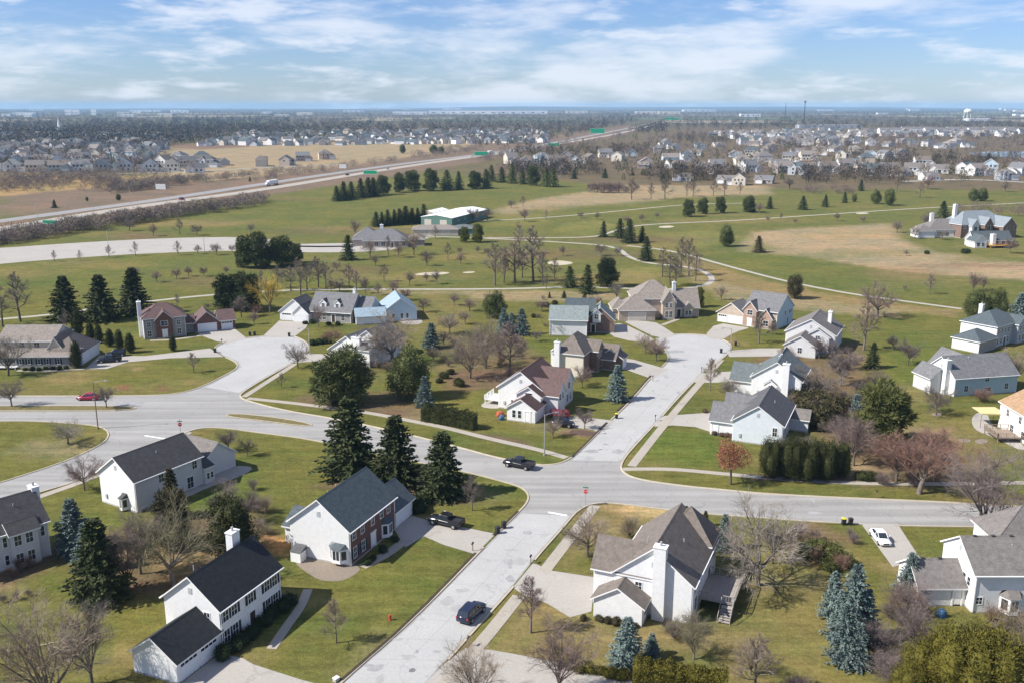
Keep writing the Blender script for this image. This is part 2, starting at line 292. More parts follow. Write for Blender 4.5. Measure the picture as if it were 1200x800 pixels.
def make_ground():
    xs = graded(-125, 130, 1.1, -16000, 16000, 1.075); ys = graded(82, 290, 1.1, -300, 17500, 1.032)
    X, Y = np.meshgrid(xs, ys); nx, ny = len(xs), len(ys); P = np.stack([X.ravel(), Y.ravel()], 1)
    col = np.empty((len(P), 3)); col[:] = LAWN
    for poly, c, soft, st in COVER:
        q = np.array(gp(poly)); lo = q.min(0)-soft; hi = q.max(0)+soft
        idx = np.where((P[:,0] > lo[0]) & (P[:,0] < hi[0]) & (P[:,1] > lo[1]) & (P[:,1] < hi[1]))[0]
        if not len(idx): continue
        p = P[idx]; ins = np.zeros(len(p), bool); dist = np.full(len(p), 1e9); n = len(q)
        for i in range(n):
            a = q[i]; b = q[(i+1) % n]
            if a[1] != b[1]:
                cr = ((a[1] > p[:,1]) != (b[1] > p[:,1])) & (p[:,0] < (b[0]-a[0])*(p[:,1]-a[1])/(b[1]-a[1])+a[0]); ins ^= cr
            d = b-a; t = np.clip(((p-a)@d)/max(1e-9, d@d), 0, 1); dist = np.minimum(dist, np.hypot(*(p-a-t[:,None]*d).T))
        sd = np.where(ins, dist, -dist); wv = np.sin(p[:,0]*.9+p[:,1]*.31)*np.sin(p[:,1]*.7-p[:,0]*.2)*soft*.35
        w = np.clip((sd+wv)/(soft)*.5+.5, 0, 1); w = w*w*(3-2*w)*st
        col[idx] = col[idx]*(1-w[:,None])+np.array(c)*w[:,None]
    ii = (np.arange(ny-1)[:,None]*nx+np.arange(nx-1)[None,:]).ravel()
    F = np.stack([ii, ii+1, ii+nx+1, ii+nx], 1)
    me = bpy.data.meshes.new('ground'); V = np.zeros((len(P), 3)); V[:,:2] = P
    me.from_pydata(V.tolist(), [], F.tolist())
    at = me.color_attributes.new('cover', 'FLOAT_COLOR', 'POINT'); at.data.foreach_set('color', np.concatenate([col, np.ones((len(col), 1))], 1).ravel())
    m = bpy.data.materials.new('ground_cover'); m.use_nodes = True; nt = m.node_tree; K = nt.links.new; p = nt.nodes['Principled BSDF']
    p.inputs['Roughness'].default_value = 1; p.inputs['Specular IOR Level'].default_value = .05
    a = nt.nodes.new('ShaderNodeAttribute'); a.attribute_name = 'cover'; t = nt.nodes.new('ShaderNodeTexCoord'); o = a.outputs['Color']
    def noise(sc_, det, lo, hi, st=(1,1,1), f0=.3, f1=.7, rz=0):
        mp = nt.nodes.new('ShaderNodeMapping'); K(t.outputs['Object'], mp.inputs[0]); mp.inputs['Scale'].default_value = st; mp.inputs['Rotation'].default_value = (0,0,rz)
        n = nt.nodes.new('ShaderNodeTexNoise'); n.inputs['Scale'].default_value = sc_; n.inputs['Detail'].default_value = det; n.inputs['Roughness'].default_value = .7; K(mp.outputs[0], n.inputs['Vector'])
        r = nt.nodes.new('ShaderNodeMapRange'); K(n.outputs['Fac'], r.inputs[0]); r.inputs[1].default_value = f0; r.inputs[2].default_value = f1; r.inputs[3].default_value = lo; r.inputs[4].default_value = hi
        return n, r.outputs[0]
    n1, big = noise(.035, 6, 0, 1, f0=.38, f1=.66)
    h = nt.nodes.new('ShaderNodeMix'); h.data_type = 'RGBA'; h.blend_type = 'MULTIPLY'; K(big, h.inputs[0]); K(o, h.inputs[6]); h.inputs[7].default_value = (1.45,1.18,1.12,1); o = h.outputs[2]
    n9, big2 = noise(.11, 5, 0, .8, f0=.50, f1=.68)
    h = nt.nodes.new('ShaderNodeMix'); h.data_type = 'RGBA'; h.blend_type = 'MULTIPLY'; K(big2, h.inputs[0]); K(o, h.inputs[6]); h.inputs[7].default_value = (.70,.90,.78,1); o = h.outputs[2]
    for args in ((.42,6,.78,1.22),(1.7,5,.72,1.28),(6,3,.62,1.38),(.9,3,.86,1.14,(.12,1,1),.3,.7,1.17),(.5,4,.85,1.15,(.1,1,1),.3,.7,-.1)):
        n2, f = noise(*args); q = nt.nodes.new('ShaderNodeMix'); q.data_type = 'RGBA'; q.blend_type = 'MULTIPLY'; q.inputs[0].default_value = 1; K(o, q.inputs[6]); K(f, q.inputs[7]); o = q.outputs[2]
    K(o, p.inputs['Base Color'])
    nb, _ = noise(9, 4, 0, 1); b = nt.nodes.new('ShaderNodeBump'); b.inputs['Strength'].default_value = .5; b.inputs['Distance'].default_value = .06; K(nb.outputs['Fac'], b.inputs['Height']); K(b.outputs[0], p.inputs['Normal'])
    me.materials.append(m); g = link(bpy.data.objects.new('ground', me)); g['kind'] = 'structure'
make_ground()
mat('dark_edging', (.05,.04,.03), 1, .3, 2)
# ------------------------------------------------------------------ streets
ROAD = gp([(340,861),(403,798),(482,730),(560.6,649.5),(580,628.5),(610,599),(620,588),(620.5,578),(612,570.5),(597,565.5),(550,553),(470,537),(387,519),(349,512),(300,506),(260,500.5),(236,501),(218,505.5),(172,526),(96,562),(40,578),(0,591),(-80,612),
 (-80,590),(0,566),(80,540),(118,522),(129,512),(127,503),(112,497.5),(46,493),(0,493),(-90,494),(-90,463),(0,464),(172.6,464),(213,461),(239,452.5),(264.6,439.5),(281,430),(276,423),(259,416),(250,408),(262,401),(283,396.5),(307.5,394),(338,392.5),(354,397.6),(362.5,406),(358,416),(343,425),(310,443),(282,460),(280,465),(288,469.5),(335,481.5),(395.5,491),(470,507),(541,525),(580,536),(625,544.5),(650,545),(668.5,538.7),(688,521),(712.6,496),(740,470),(764.5,441),(780,427),(785,419),(780,409),(768,401),(772,394),(800,391),(835,393.5),(852,400),(858,407),(848,419),(824,435.5),(796,463.5),(771.5,491.5),(740,525),(728,540),(726,551),(742,561),(795,569),(847,574),(899,579),(1000,584),(1100,588),(1200,594),(1290,600),
 (1290,624),(1200,618),(1146,616.5),(1049,615.5),(945,610),(899,606.5),(808,600),(762,594),(712,588),(690,590),(674,599),(660,616),(627,653),(604,683),(576,714),(524,772),(501,798),(440,864)])
ROADS = chaikin(ROAD, 2)
sheet('street', ROADS, .012, 'concrete_old')
sheet('street', gp([(345,859),(405.5,798),(484,730),(562,650),(582,629),(611,601),(668,604),(658,616),(625,653),(602,683),(574,714),(522,772),(499,798),(437,862)]), .018, 'concrete_new')
sheet('street', gp([(670,539),(689.5,521),(714,496),(741.5,470),(766,441),(781.5,427),(786.5,419),(782,409),(771,401),(774,394.8),(800,391.8),(835,394.2),(850,400.3),(856,407),(846,418.5),(822.5,435),(794.5,463),(770,491),(738.5,524.5),(727,540)]), .018, 'concrete_new')
sheet('street', gp([(241,453.5),(266,440.5),(283,430),(279,423),(262,416),(253,408),(264,402),(284,397.4),(307.5,395),(337,393.4),(352,398.2),(360.5,406),(356,415.5),(341,424.5),(308.5,442.5),(280,460)]), .018, 'concrete_new')
DRIVES = {k: gp(v) for k, v in {
 'brick': [(461,618),(483,604),(503,609.5),(581,625),(557,649),(520,638),(497,628),(475,641)], 'colonial': [(205,806),(258,765),(285,771),(297,778),(350,795),(412,812),(384,836),(230,846)],
 'gable': [(601,688),(625,659),(645,668),(697,676),(693,716),(668,723),(640,706),(614,697)], 'south': [(520,778),(545,759),(575,761),(620,769),(740,794),(800,814),(700,870),(465,834)],
 'rightside': [(1009,613),(1052,613.5),(1079,655),(1046,664)], 'maroon': [(648,498),(660,488),(675,487.5),(720,492.5),(708,505.5),(690,502.5)],
 'hip': [(708,428),(719,418),(742,421),(781,432),(765,444),(737,434)], 'green': [(716,381),(728,378),(757,392),(770,400),(745,401),(712,393)], 'tan': [(728,375),(767,377),(776,382),(795,394.5),(770,396.5),(745,384)],
 'brickgable': [(840,378),(870,383),(880,384),(862,389),(845,399),(824,395)], 'twin': [(850,411),(890,408),(916,408),(919,417),(855,418)], 'teal': [(809,448),(822,437),(868,434),(870,446),(840,448)],
 'bluewhite': [(762,500),(776,487),(834,483),(837,507),(815,500),(788,498)], 'mauve': [(231,391),(274,384.5),(290,397),(268,402),(254,400),(243,396)], 'farleft': [(100,432),(117,416),(170,417),(246,408),(262,418),(200,419.5),(150,424),(125,432)],
 'dormer': [(327,376),(362,378),(358,385),(345,394.5),(320,396),(308,394)], 'treed': [(355,414),(386,415),(388,422),(345,425)]}.items()}
for k, p in DRIVES.items(): sheet('driveway', p, .030, 'drive', smooth=1 if k in ('brickgable','tan','green') else 0)
def kerb(poly, w=.32, h=.13, inward=False):
    # kerb stones all along a street edge, dropped where a driveway crosses
    area = sum(poly[i][0]*poly[(i+1) % len(poly)][1]-poly[(i+1) % len(poly)][0]*poly[i][1] for i in range(len(poly)))
    s = -1 if area > 0 else 1
    if inward: s = -s
    pts = []
    for i in range(len(poly)):
        a = poly[i]; b = poly[(i+1) % len(poly)]; l = math.dist(a, b); k = max(1, int(l/1.2))
        pts += [(a[0]+(b[0]-a[0])*j/k, a[1]+(b[1]-a[1])*j/k) for j in range(k)]
    n = len(pts); nor = []
    for i in range(n):
        a = pts[i-1]; b = pts[(i+1) % n]; dx_, dy_ = b[0]-a[0], b[1]-a[1]; l = math.hypot(dx_, dy_) or 1; nor.append((-dy_/l*s, dx_/l*s))
    mb = MB()
    for i in range(n):
        j = (i+1) % n; p, q = pts[i], pts[j]; mx_, my_ = (p[0]+q[0])/2, (p[1]+q[1])/2
        if math.dist(p, q) > 8 or any(inside(d, mx_+nor[i][0]*.4, my_+nor[i][1]*.4) for d in DRIVES.values()): continue
        P0 = [(p[0]+nor[i][0]*o, p[1]+nor[i][1]*o, z) for o, z in ((-.02,.0),(.05,h),(w,h),(w,0))]
        Q0 = [(q[0]+nor[j][0]*o, q[1]+nor[j][1]*o, z) for o, z in ((-.02,.0),(.05,h),(w,h),(w,0))]
        for e in range(3): mb.face([P0[e], Q0[e], Q0[e+1], P0[e+1]])
    o = mb.build('kerb', 'kerb'); o['kind'] = 'structure'
kerb(ROADS)
for e_ in ([(400,797.5),(479.5,728.5),(557.5,648)], [(578.5,627),(607,599)], [(670,535.5),(687,519.5),(711,495)], [(724,481),(739,467.5),(762.5,440)]): ribbon('dark_kerb_strip', gp(e_), .42, .135, 'dark_edging', .135, 1)  # narrow dark brown strips along the outer side of the left kerbs
mat('median_grass', (.15,.125,.05), 1, .25, 1.2, .3, fine=(6,.2))
for pl in ([(-90,476),(0,475.3),(90,475),(150,475.5),(162.5,478),(150,480.5),(115,481.5),(46,481.5),(0,481.5),(-90,482)], [(262,486.5),(272,484),(310,487),(350,493),(371,498.5),(350,499),(310,493.5),(275,489.5)]):
    q = chaikin(gp(pl), 1); kerb(q, inward=True); sheet('median', q, .02, 'median_grass', .09)
WALKS = [([(290,466.5),(335,471),(376,476),(434,483.5),(472.5,491),(520,500),(575,514),(630,526),(664,536)], 1.5), ([(740,546),(777,498.5),(820.5,448),(845,421.5)], 1.6), ([(728,549.5),(760,549),(792.5,549.5),(845,554.5),(915,561),(1000,566),(1100,567),(1200,565),(1260,565)], 1.4),
 ([(697.5,592),(665,634),(637,670)], 1.7), ([(608,698),(569,747),(524,798),(480,848)], 1.7), ([(285.5,465),(346,426)], 1.4), ([(222,506),(175,530),(100,563),(48,581),(0,598),(-60,618)], 1.5),
 ([(318,760),(336,733),(352,712),(361,690)], 1.2), ([(424,664),(452,650),(476,632)], 1.6), ([(176,399),(205,398),(236,393)], 1.3), ([(20,434),(60,434.5),(100,432)], 1.2), ([(795,374),(776,381)], 1.3)]
for p, w in WALKS: ribbon('sidewalk', gp(p), w, .045, 'walk', .045)
for cx, cy, rx, ry, m_ in ((483,785,5,3.2,'stain'),(512,763,5.5,2.4,'stain_light'),(489,763,2.6,2.6,'stain_light'),(598,678,6,4.5,'stain_light'),(500,792,3,1.2,'stain_light'),(150,472,22,3,'stain_light'),(620,502,14,2.0,'stain_light')):
    if cx == 620: cx, cy = 790, 412
    x0, y0 = G(cx, cy); sx = G(cx+rx, cy)[0]-x0; sy = G(cx, cy-ry)[1]-y0
    pts = [(x0+math.cos(a)*sx*random.uniform(.6,1.15), y0+math.sin(a)*sy*random.uniform(.6,1.15)) for a in [i*math.pi/7 for i in range(14)]]
    sheet('road_stain', pts, .024, m_, smooth=2)
sheet('stop_line', gp([(664,604.5),(642,600.5),(642.5,599),(665,602.7)]), .026, 'paint'); sheet('stop_line', gp([(170,509.5),(196,513.5),(195,514.6),(169,510.5)]), .026, 'paint')
R_s = random.Random(21); mat('stain_pale', (.335,.33,.32), .9, .12, 1.0)
for i_ in range(26):
    cx, cy = R_s.choice([(R_s.uniform(430,480),R_s.uniform(740,798)),(R_s.uniform(520,560),R_s.uniform(690,720)),(R_s.uniform(590,620),R_s.uniform(612,660)),(R_s.uniform(720,1180),None),(R_s.uniform(690,730),R_s.uniform(500,540)),(R_s.uniform(760,800),R_s.uniform(440,470)),(R_s.uniform(400,560),None)])
    if cy is None: cy = (581+(cx-720)*.05+R_s.uniform(-8,8)) if cx > 700 else 502+(cx-400)*.27+R_s.uniform(-6,6)
    x0, y0 = G(cx, cy); sx, sy = R_s.uniform(.3,1.3), R_s.uniform(.3,1.6); a0 = R_s.uniform(0,3)
    sheet('road_stain', [(x0+math.cos(a+a0)*sx*R_s.uniform(.5,1.2), y0+math.sin(a+a0)*sy*R_s.uniform(.5,1.2)) for a in [i*math.pi/6 for i in range(12)]], .0245+i_*.0001, 'stain_light' if i_ % 3 == 0 else 'stain_pale', smooth=2)
# beds of mulch, patios, bunkers, pond
for nm, pl, m_ in (('mulch_bed', [(424,664),(418,672),(400,681),(375,680),(362,672),(345,660),(350,652),(400,655)], 'gravel'), ('patio', [(190,571),(240,556),(268,545),(300,546),(285,557),(240,572),(215,585)], 'drive'), ('patio', [(1138,486),(1156,480),(1162,500),(1200,519),(1200,530),(1165,512),(1140,503)], 'drive'),
  ('patio', [(574,468),(590,466),(592,476),(580,479),(560,476)], 'drive'), ('patio', [(468,372),(492,372),(497,380),(470,381)], 'wood_grey'), ('mulch_bed', [(672,502),(700,506),(696,511),(664,508)], 'mulch'), ('fire_pit_ring', [(1120,515),(1130,513),(1140,516),(1130,519)], 'gravel'), ('fire_pit_ring', [(1140,516),(1152,513),(1160,517),(1148,521)], 'gravel'), ('mulch_bed', [(1090,484),(1100,483),(1106,486),(1096,488)], 'gravel'),
  ('bunker', [(640,307),(655,305),(675,308),(662,311),(645,311)], 'sand'), ('bunker', [(772,265.5),(785,264.5),(792,266),(782,267.5),(772,267)], 'sand'), ('bunker', [(482,322),(500,319),(530,319),(520,322),(495,323)], 'sand'), ('bunker', [(1000,250),(1014,249),(1020,250.4),(1008,251.5)], 'sand'), ('bunker', [(540,319),(558,318),(555,320),(545,320.5)], 'sand'),
  ('pond', [(1132,179.5),(1150,178),(1300,177),(1300,186),(1190,185.5),(1145,182.5)], 'water'), ('parking_lot', [(325,287),(400,285),(470,286),(470,292),(420,296),(330,296)], 'drive')):
    sheet(nm, gp(pl), .02, m_, smooth=2)
sheet('access_road', gp([(-120,298),(0,291),(100,284),(200,279),(287,277.8),(340,283),(335,294),(275,294),(225,295),(125,299.5),(0,309),(-120,322)]), .016, 'drive', smooth=1)
PATHS = [([(0,374),(60,369),(150,356),(240,346),(330,340),(420,339),(560,339),(620,338),(680,336),(760,339),(800,339),(830,334),(836,326),(824,317),(800,312),(760,309),(735,301),(727,292),(705,287),(640,283),(560,279),(500,277),(450,285)], 2.2), ([(560,279),(640,279),(700,278),(716,272),(740,265),(780,262),(860,259),(960,252),(1080,244),(1200,238)], 2.2), ([(540,259),(600,258),(680,252),(740,246),(800,240),(880,238)], 2.0), ([(735,288),(790,294),(860,314),(930,332),(1000,345),(1060,353),(1127,362)], 2.0), ([(560,268),(540,272),(500,277)], 3), ([(300,288),(420,290),(500,279)], 4)]
for p, w in PATHS: ribbon('cart_path', gp(p), w, .02, 'path', .02)
ribbon('subdivision_road', gp([(1060,213),(1130,210),(1200,214),(1300,218)]), 7, .05, 'concrete_new', 0); ribbon('subdivision_road', gp([(-60,206),(100,206),(240,200),(400,193)]), 7, .05, 'concrete_old', 0)
NB = [(-140,289),(0,269),(150,243.5),(300,224),(430,202.3),(530,187.2),(590,179.6),(667,166.8),(720,158),(757,149.4),(782,141.5),(800,138)]
SB = [(-140,277),(0,259.5),(100,246),(200,232.6),(300,217.2),(380,205.2),(480,191),(560,182),(640,169.6),(693,159),(747,148.6),(775,141),(795,137.5)]
ribbon('highway', gp(NB), 13, .06, 'walk', 0); ribbon('highway', gp(SB), 13, .06, 'asphalt', 0)

# sawn joints of the concrete streets
def joints(Lp, Rp, step, mb):
    Lw, Rw = gp(Lp), gp(Rp)
    def walk(p, s):
        for i in range(len(p)-1):
            l = math.dist(p[i], p[i+1])
            if s <= l: return (p[i][0]+(p[i+1][0]-p[i][0])*s/l, p[i][1]+(p[i+1][1]-p[i][1])*s/l)
            s -= l
        return p[-1]
    la = sum(math.dist(Lw[i], Lw[i+1]) for i in range(len(Lw)-1)); lb = sum(math.dist(Rw[i], Rw[i+1]) for i in range(len(Rw)-1)); n = int(la/step); cen = []
    for k in range(1, n):
        a, b = walk(Lw, la*k/n), walk(Rw, lb*k/n); d = Vector((b[0]-a[0], b[1]-a[1], 0)).normalized(); q = Vector((-d.y, d.x, 0))*.035; A = Vector((*a, .021))+d*.1; B = Vector((*b, .021))-d*.1
        mb.face([A-q, B-q, B+q, A+q]); cen.append((A+B)/2)
    for i in range(len(cen)-1):
        d = (cen[i+1]-cen[i]).normalized(); q = Vector((-d.y, d.x, 0))*.035; z = Vector((0,0,.0015)); mb.face([cen[i]-q+z, cen[i]+q+z, cen[i+1]+q+z, cen[i+1]-q+z])
mb = MB(); mat('joint', (.315,.31,.30), 1)
joints([(403,798),(482,730),(560.6,649.5),(610,600)], [(501,798),(524,772),(576,714),(604,683),(627,653),(662,612)], 4.6, mb); joints([(672,536),(712.6,496),(740,470),(780,427)], [(730,537),(771.5,491.5),(796,463.5),(824,435.5)], 4.6, mb); joints([(750,562),(847,574),(1000,584),(1200,594)], [(750,593),(808,600),(945,610),(1049,615.5),(1200,618)], 5.2, mb); joints([(300,473.5),(395.5,491),(470,507),(580,536),(625,544.5)], [(390,520),(470,537),(550,553),(597,565.5),(612,570)], 5.2, mb)
o = mb.build('pavement_joints', 'joint'); o['kind'] = 'structure'
R8 = random.Random(8)
for k_, c_ in {'field_tan': (.24,.195,.12), 'field_brown': (.15,.115,.08), 'field_green': (.10,.12,.05)}.items(): mat(k_, c_, 1, .15, .01)
for i in range(46):
    x0 = R8.uniform(-.75,.75); y0 = 3300*math.exp(R8.uniform(0,1.45)); w0, d0 = R8.uniform(250,900), R8.uniform(250,1100); x0 *= y0; sheet('farm_field', [(x0,y0),(x0+w0,y0+R8.uniform(-20,20)),(x0+w0,y0+d0),(x0,y0+d0)], .12+.02*i, ['field_tan','field_brown','field_tan','field_green'][i % 4])
# ------------------------------------------------------------------ houses
MESH = {}
def cached(key, fn):
    if key not in MESH: MESH[key] = fn()
    return MESH[key]
def add(name, me, parent, loc=(0,0,0), rz=0):
    o = bpy.data.objects.new(name, me); link(o, parent); o.location = loc; o.rotation_euler = (0,0,rz); return o
def win_mesh(w, h):
    def f():
        b = MB(); t = .09; d = .05
        b.box(-w/2-t, w/2+t, -d, 0.02, -t, 0); b.box(-w/2-t, w/2+t, -d, .02, h, h+t); b.box(-w/2-t, -w/2, -d, .02, 0, h); b.box(w/2, w/2+t, -d, .02, 0, h)
        if w > .7: b.box(-.025, .025, -d*.6, .02, 0, h)
        b.box(-w/2, w/2, -d*.6+.003, .02, h*.48, h*.48+.05)
        return b.mesh('window', 'trim')
    return cached(('win', round(w,2), round(h,2)), f)
def pane_mesh(w, h): return cached(('pane', round(w,2), round(h,2)), lambda: (lambda b: (b.box(-w/2, w/2, -.02, .01, 0, h), b.mesh('pane', 'glass'))[1])(MB()))
def shut_mesh(h):
    def f():
        b = MB(); b.box(-.2, .2, -.045, .01, 0, h)
        for i in range(6): b.box(-.15, .15, -.06, -.04, .08+i*(h-.16)/6, .08+(i+.6)*(h-.16)/6)
        return b.mesh('shutter', 'shutter')
    return cached(('sh', round(h,2)), f)
def gdoor_mesh(w, h, m):
    def f():
        b = MB(); t = .12; b.box(-w/2-t, w/2+t, -.06, .02, h, h+t, 1); b.box(-w/2-t, -w/2, -.06, .02, 0, h, 1); b.box(w/2, w/2+t, -.06, .02, 0, h, 1)
        b.box(-w/2, w/2, -.01, .02, 0, h); nc = max(4, int(w/.62)); 
        for r in range(4):
            for c in range(nc):
                x0 = -w/2+w*c/nc+.06; x1 = -w/2+w*(c+1)/nc-.06; b.box(x0, x1, -.035, -.005, h*r/4+.06, h*(r+1)/4-.06, 2 if (r == 3) else 0)
        return b.mesh('garage_door', [m, 'trim', 'glass' if w < 3 else m])
    return cached(('gd', w, h, m), f)
def door_mesh(m):
    def f():
        b = MB(); b.box(-.7, -.5, -.08, .02, 0, 2.2); b.box(.5, .7, -.08, .02, 0, 2.2); b.box(-.8, .8, -.1, .02, 2.2, 2.45); b.box(-.5, .5, -.03, .02, 0, 2.2, 1)
        for z in (.25, 1.2): b.box(-.35, .35, -.05, -.02, z, z+.75, 1)
        return b.mesh('door', ['trim', m])
    return cached(('door', m), f)
def gable_end(b, pts, mi): b.face(pts, mi)
def vol_walls(V, root):
    u0, u1, v0, v1, ev, rise, kind, wm = V[:8]; z0 = V[9] if len(V) > 9 else 0; fm = V[10] if len(V) > 10 else {}
    ms = [wm]; idx = {}
    for k, m in fm.items():
        if m not in ms: ms.append(m)
        idx[k] = ms.index(m)
    b = MB(); q = lambda k: idx.get(k, 0); um, vm = (u0+u1)/2, (v0+v1)/2
    a = [(u0,v0,z0),(u1,v0,z0),(u1,v0,ev),(u0,v0,ev)]; c = [(u1,v1,z0),(u0,v1,z0),(u0,v1,ev),(u1,v1,ev)]
    d = [(u0,v1,z0),(u0,v0,z0),(u0,v0,ev),(u0,v1,ev)]; e = [(u1,v0,z0),(u1,v1,z0),(u1,v1,ev),(u1,v0,ev)]
    if kind == 'v': a.insert(3, (um,v0,ev+rise)); c.insert(3, (um,v1,ev+rise))
    if kind == 'u': d.insert(3, (u0,vm,ev+rise)); e.insert(3, (u1,vm,ev+rise))
    b.face(a, q('v0')); b.face(c, q('v1')); b.face(d, q('u0')); b.face(e, q('u1'))
    o = b.build('wall', [x for x in ms], root)
    if z0 == 0:
        f = MB(); f.box(u0-.03, u1+.03, v0-.03, v1+.03, 0, .22); f.build('foundation', 'foundation', root)
    return o
def vol_roof(V, root, ov=.42):
    u0, u1, v0, v1, ev, rise, kind, wm, rm = V[:9]; b = MB(); t = .2
    if kind in 'uv':
        if kind == 'u': A0, A1, B0, B1 = u0-ov*.75, u1+ov*.75, v0, v1; P = lambda a, c, z: (a, c, z)
        else: A0, A1, B0, B1 = v0-ov*.75, v1+ov*.75, u0, u1; P = lambda a, c, z: (c, a, z)
        m = (B0+B1)/2; sl = rise/((B1-B0)/2); zr = ev+rise+.01
        for s, Bq in ((-1, B0), (1, B1)):
            c = Bq+s*ov; ze = ev-ov*sl+.01
            top = [P(A0,c,ze+t), P(A1,c,ze+t), P(A1,m,zr+t), P(A0,m,zr+t)]; bot = [P(A0,c,ze), P(A1,c,ze), P(A1,m,zr), P(A0,m,zr)]
            b.face(top, 0); b.face(bot[::-1], 1)
            b.face([bot[0], bot[1], top[1], top[0]], 1); b.face([bot[1], bot[2], top[2], top[1]], 1); b.face([bot[3], bot[0], top[0], top[3]], 1)
        cp = MB(); rw = .16
        for s in (-1, 1):
            cp.face([P(A0+.02,m,zr+t+.03), P(A1-.02,m,zr+t+.03), P(A1-.02,m+s*rw,zr+t+.03-rw*sl+.0), P(A0+.02,m+s*rw,zr+t+.03-rw*sl)])
        r = b.build('roof', ['roof_'+rm, 'trim'], root); cp.build('ridge_cap', 'roof_'+rm, r)
    else:
        X0, X1, Y0, Y1 = u0-ov, u1+ov, v0-ov, v1+ov; z = ev+.2; zr = ev+rise+.2
        if kind == 'hu': h = (Y1-Y0)/2; h = min(h, (X1-X0)/2-.01); R0, R1 = (X0+h, (Y0+Y1)/2, zr), (X1-h, (Y0+Y1)/2, zr)
        else: h = min((X1-X0)/2, (Y1-Y0)/2-.01); R0, R1 = ((X0+X1)/2, Y0+h, zr), ((X0+X1)/2, Y1-h, zr)
        c = [(X0,Y0,z),(X1,Y0,z),(X1,Y1,z),(X0,Y1,z)]
        if kind == 'hu': fs = ([c[0],c[1],R1,R0],[c[1],c[2],R1],[c[2],c[3],R0,R1],[c[3],c[0],R0])
        else: fs = ([c[0],c[1],R0],[c[1],c[2],R1,R0],[c[2],c[3],R1],[c[3],c[0],R0,R1])
        for f in fs: b.face(f, 0)
        lo = [(x,y,ev) for x, y, _ in c]
        for i in range(4): b.face([lo[i], lo[(i+1)%4], c[(i+1)%4], c[i]], 1)
        b.face(lo[::-1], 1); r = b.build('roof', ['roof_'+rm, 'trim'], root)
        cp = MB()
        for p, q in ((c[0],R0),(c[3],R0),(c[1],R1),(c[2],R1)) if kind == 'hu' else ((c[0],R0),(c[1],R0),(c[2],R1),(c[3],R1)): cp.tube(Vector(p)+Vector((0,0,.0)), q, .07, .07, 4)
        cp.build('ridge_cap', 'roof_'+rm, r)
    return r
FACE = {'v0': lambda V, p: ((V[0]+p, V[2], 0), 0), 'v1': lambda V, p: ((V[1]-p, V[3], 0), math.pi), 'u0': lambda V, p: ((V[0], V[3]-p, 0), -math.pi/2), 'u1': lambda V, p: ((V[1], V[2]+p, 0), math.pi/2)}
LANDMARKS = []
def chimney_mesh(b, u0, u1, v0, v1, zt):
    b.box(u0, u1, v0, v1, 0, zt); b.box(u0-.08, u1+.08, v0-.08, v1+.08, zt, zt+.15); 
    um, vm = (u0+u1)/2, (v0+v1)/2; b.tube((um,vm,zt+.15), (um,vm,zt+.7), .17, .15, 8, 1, True)
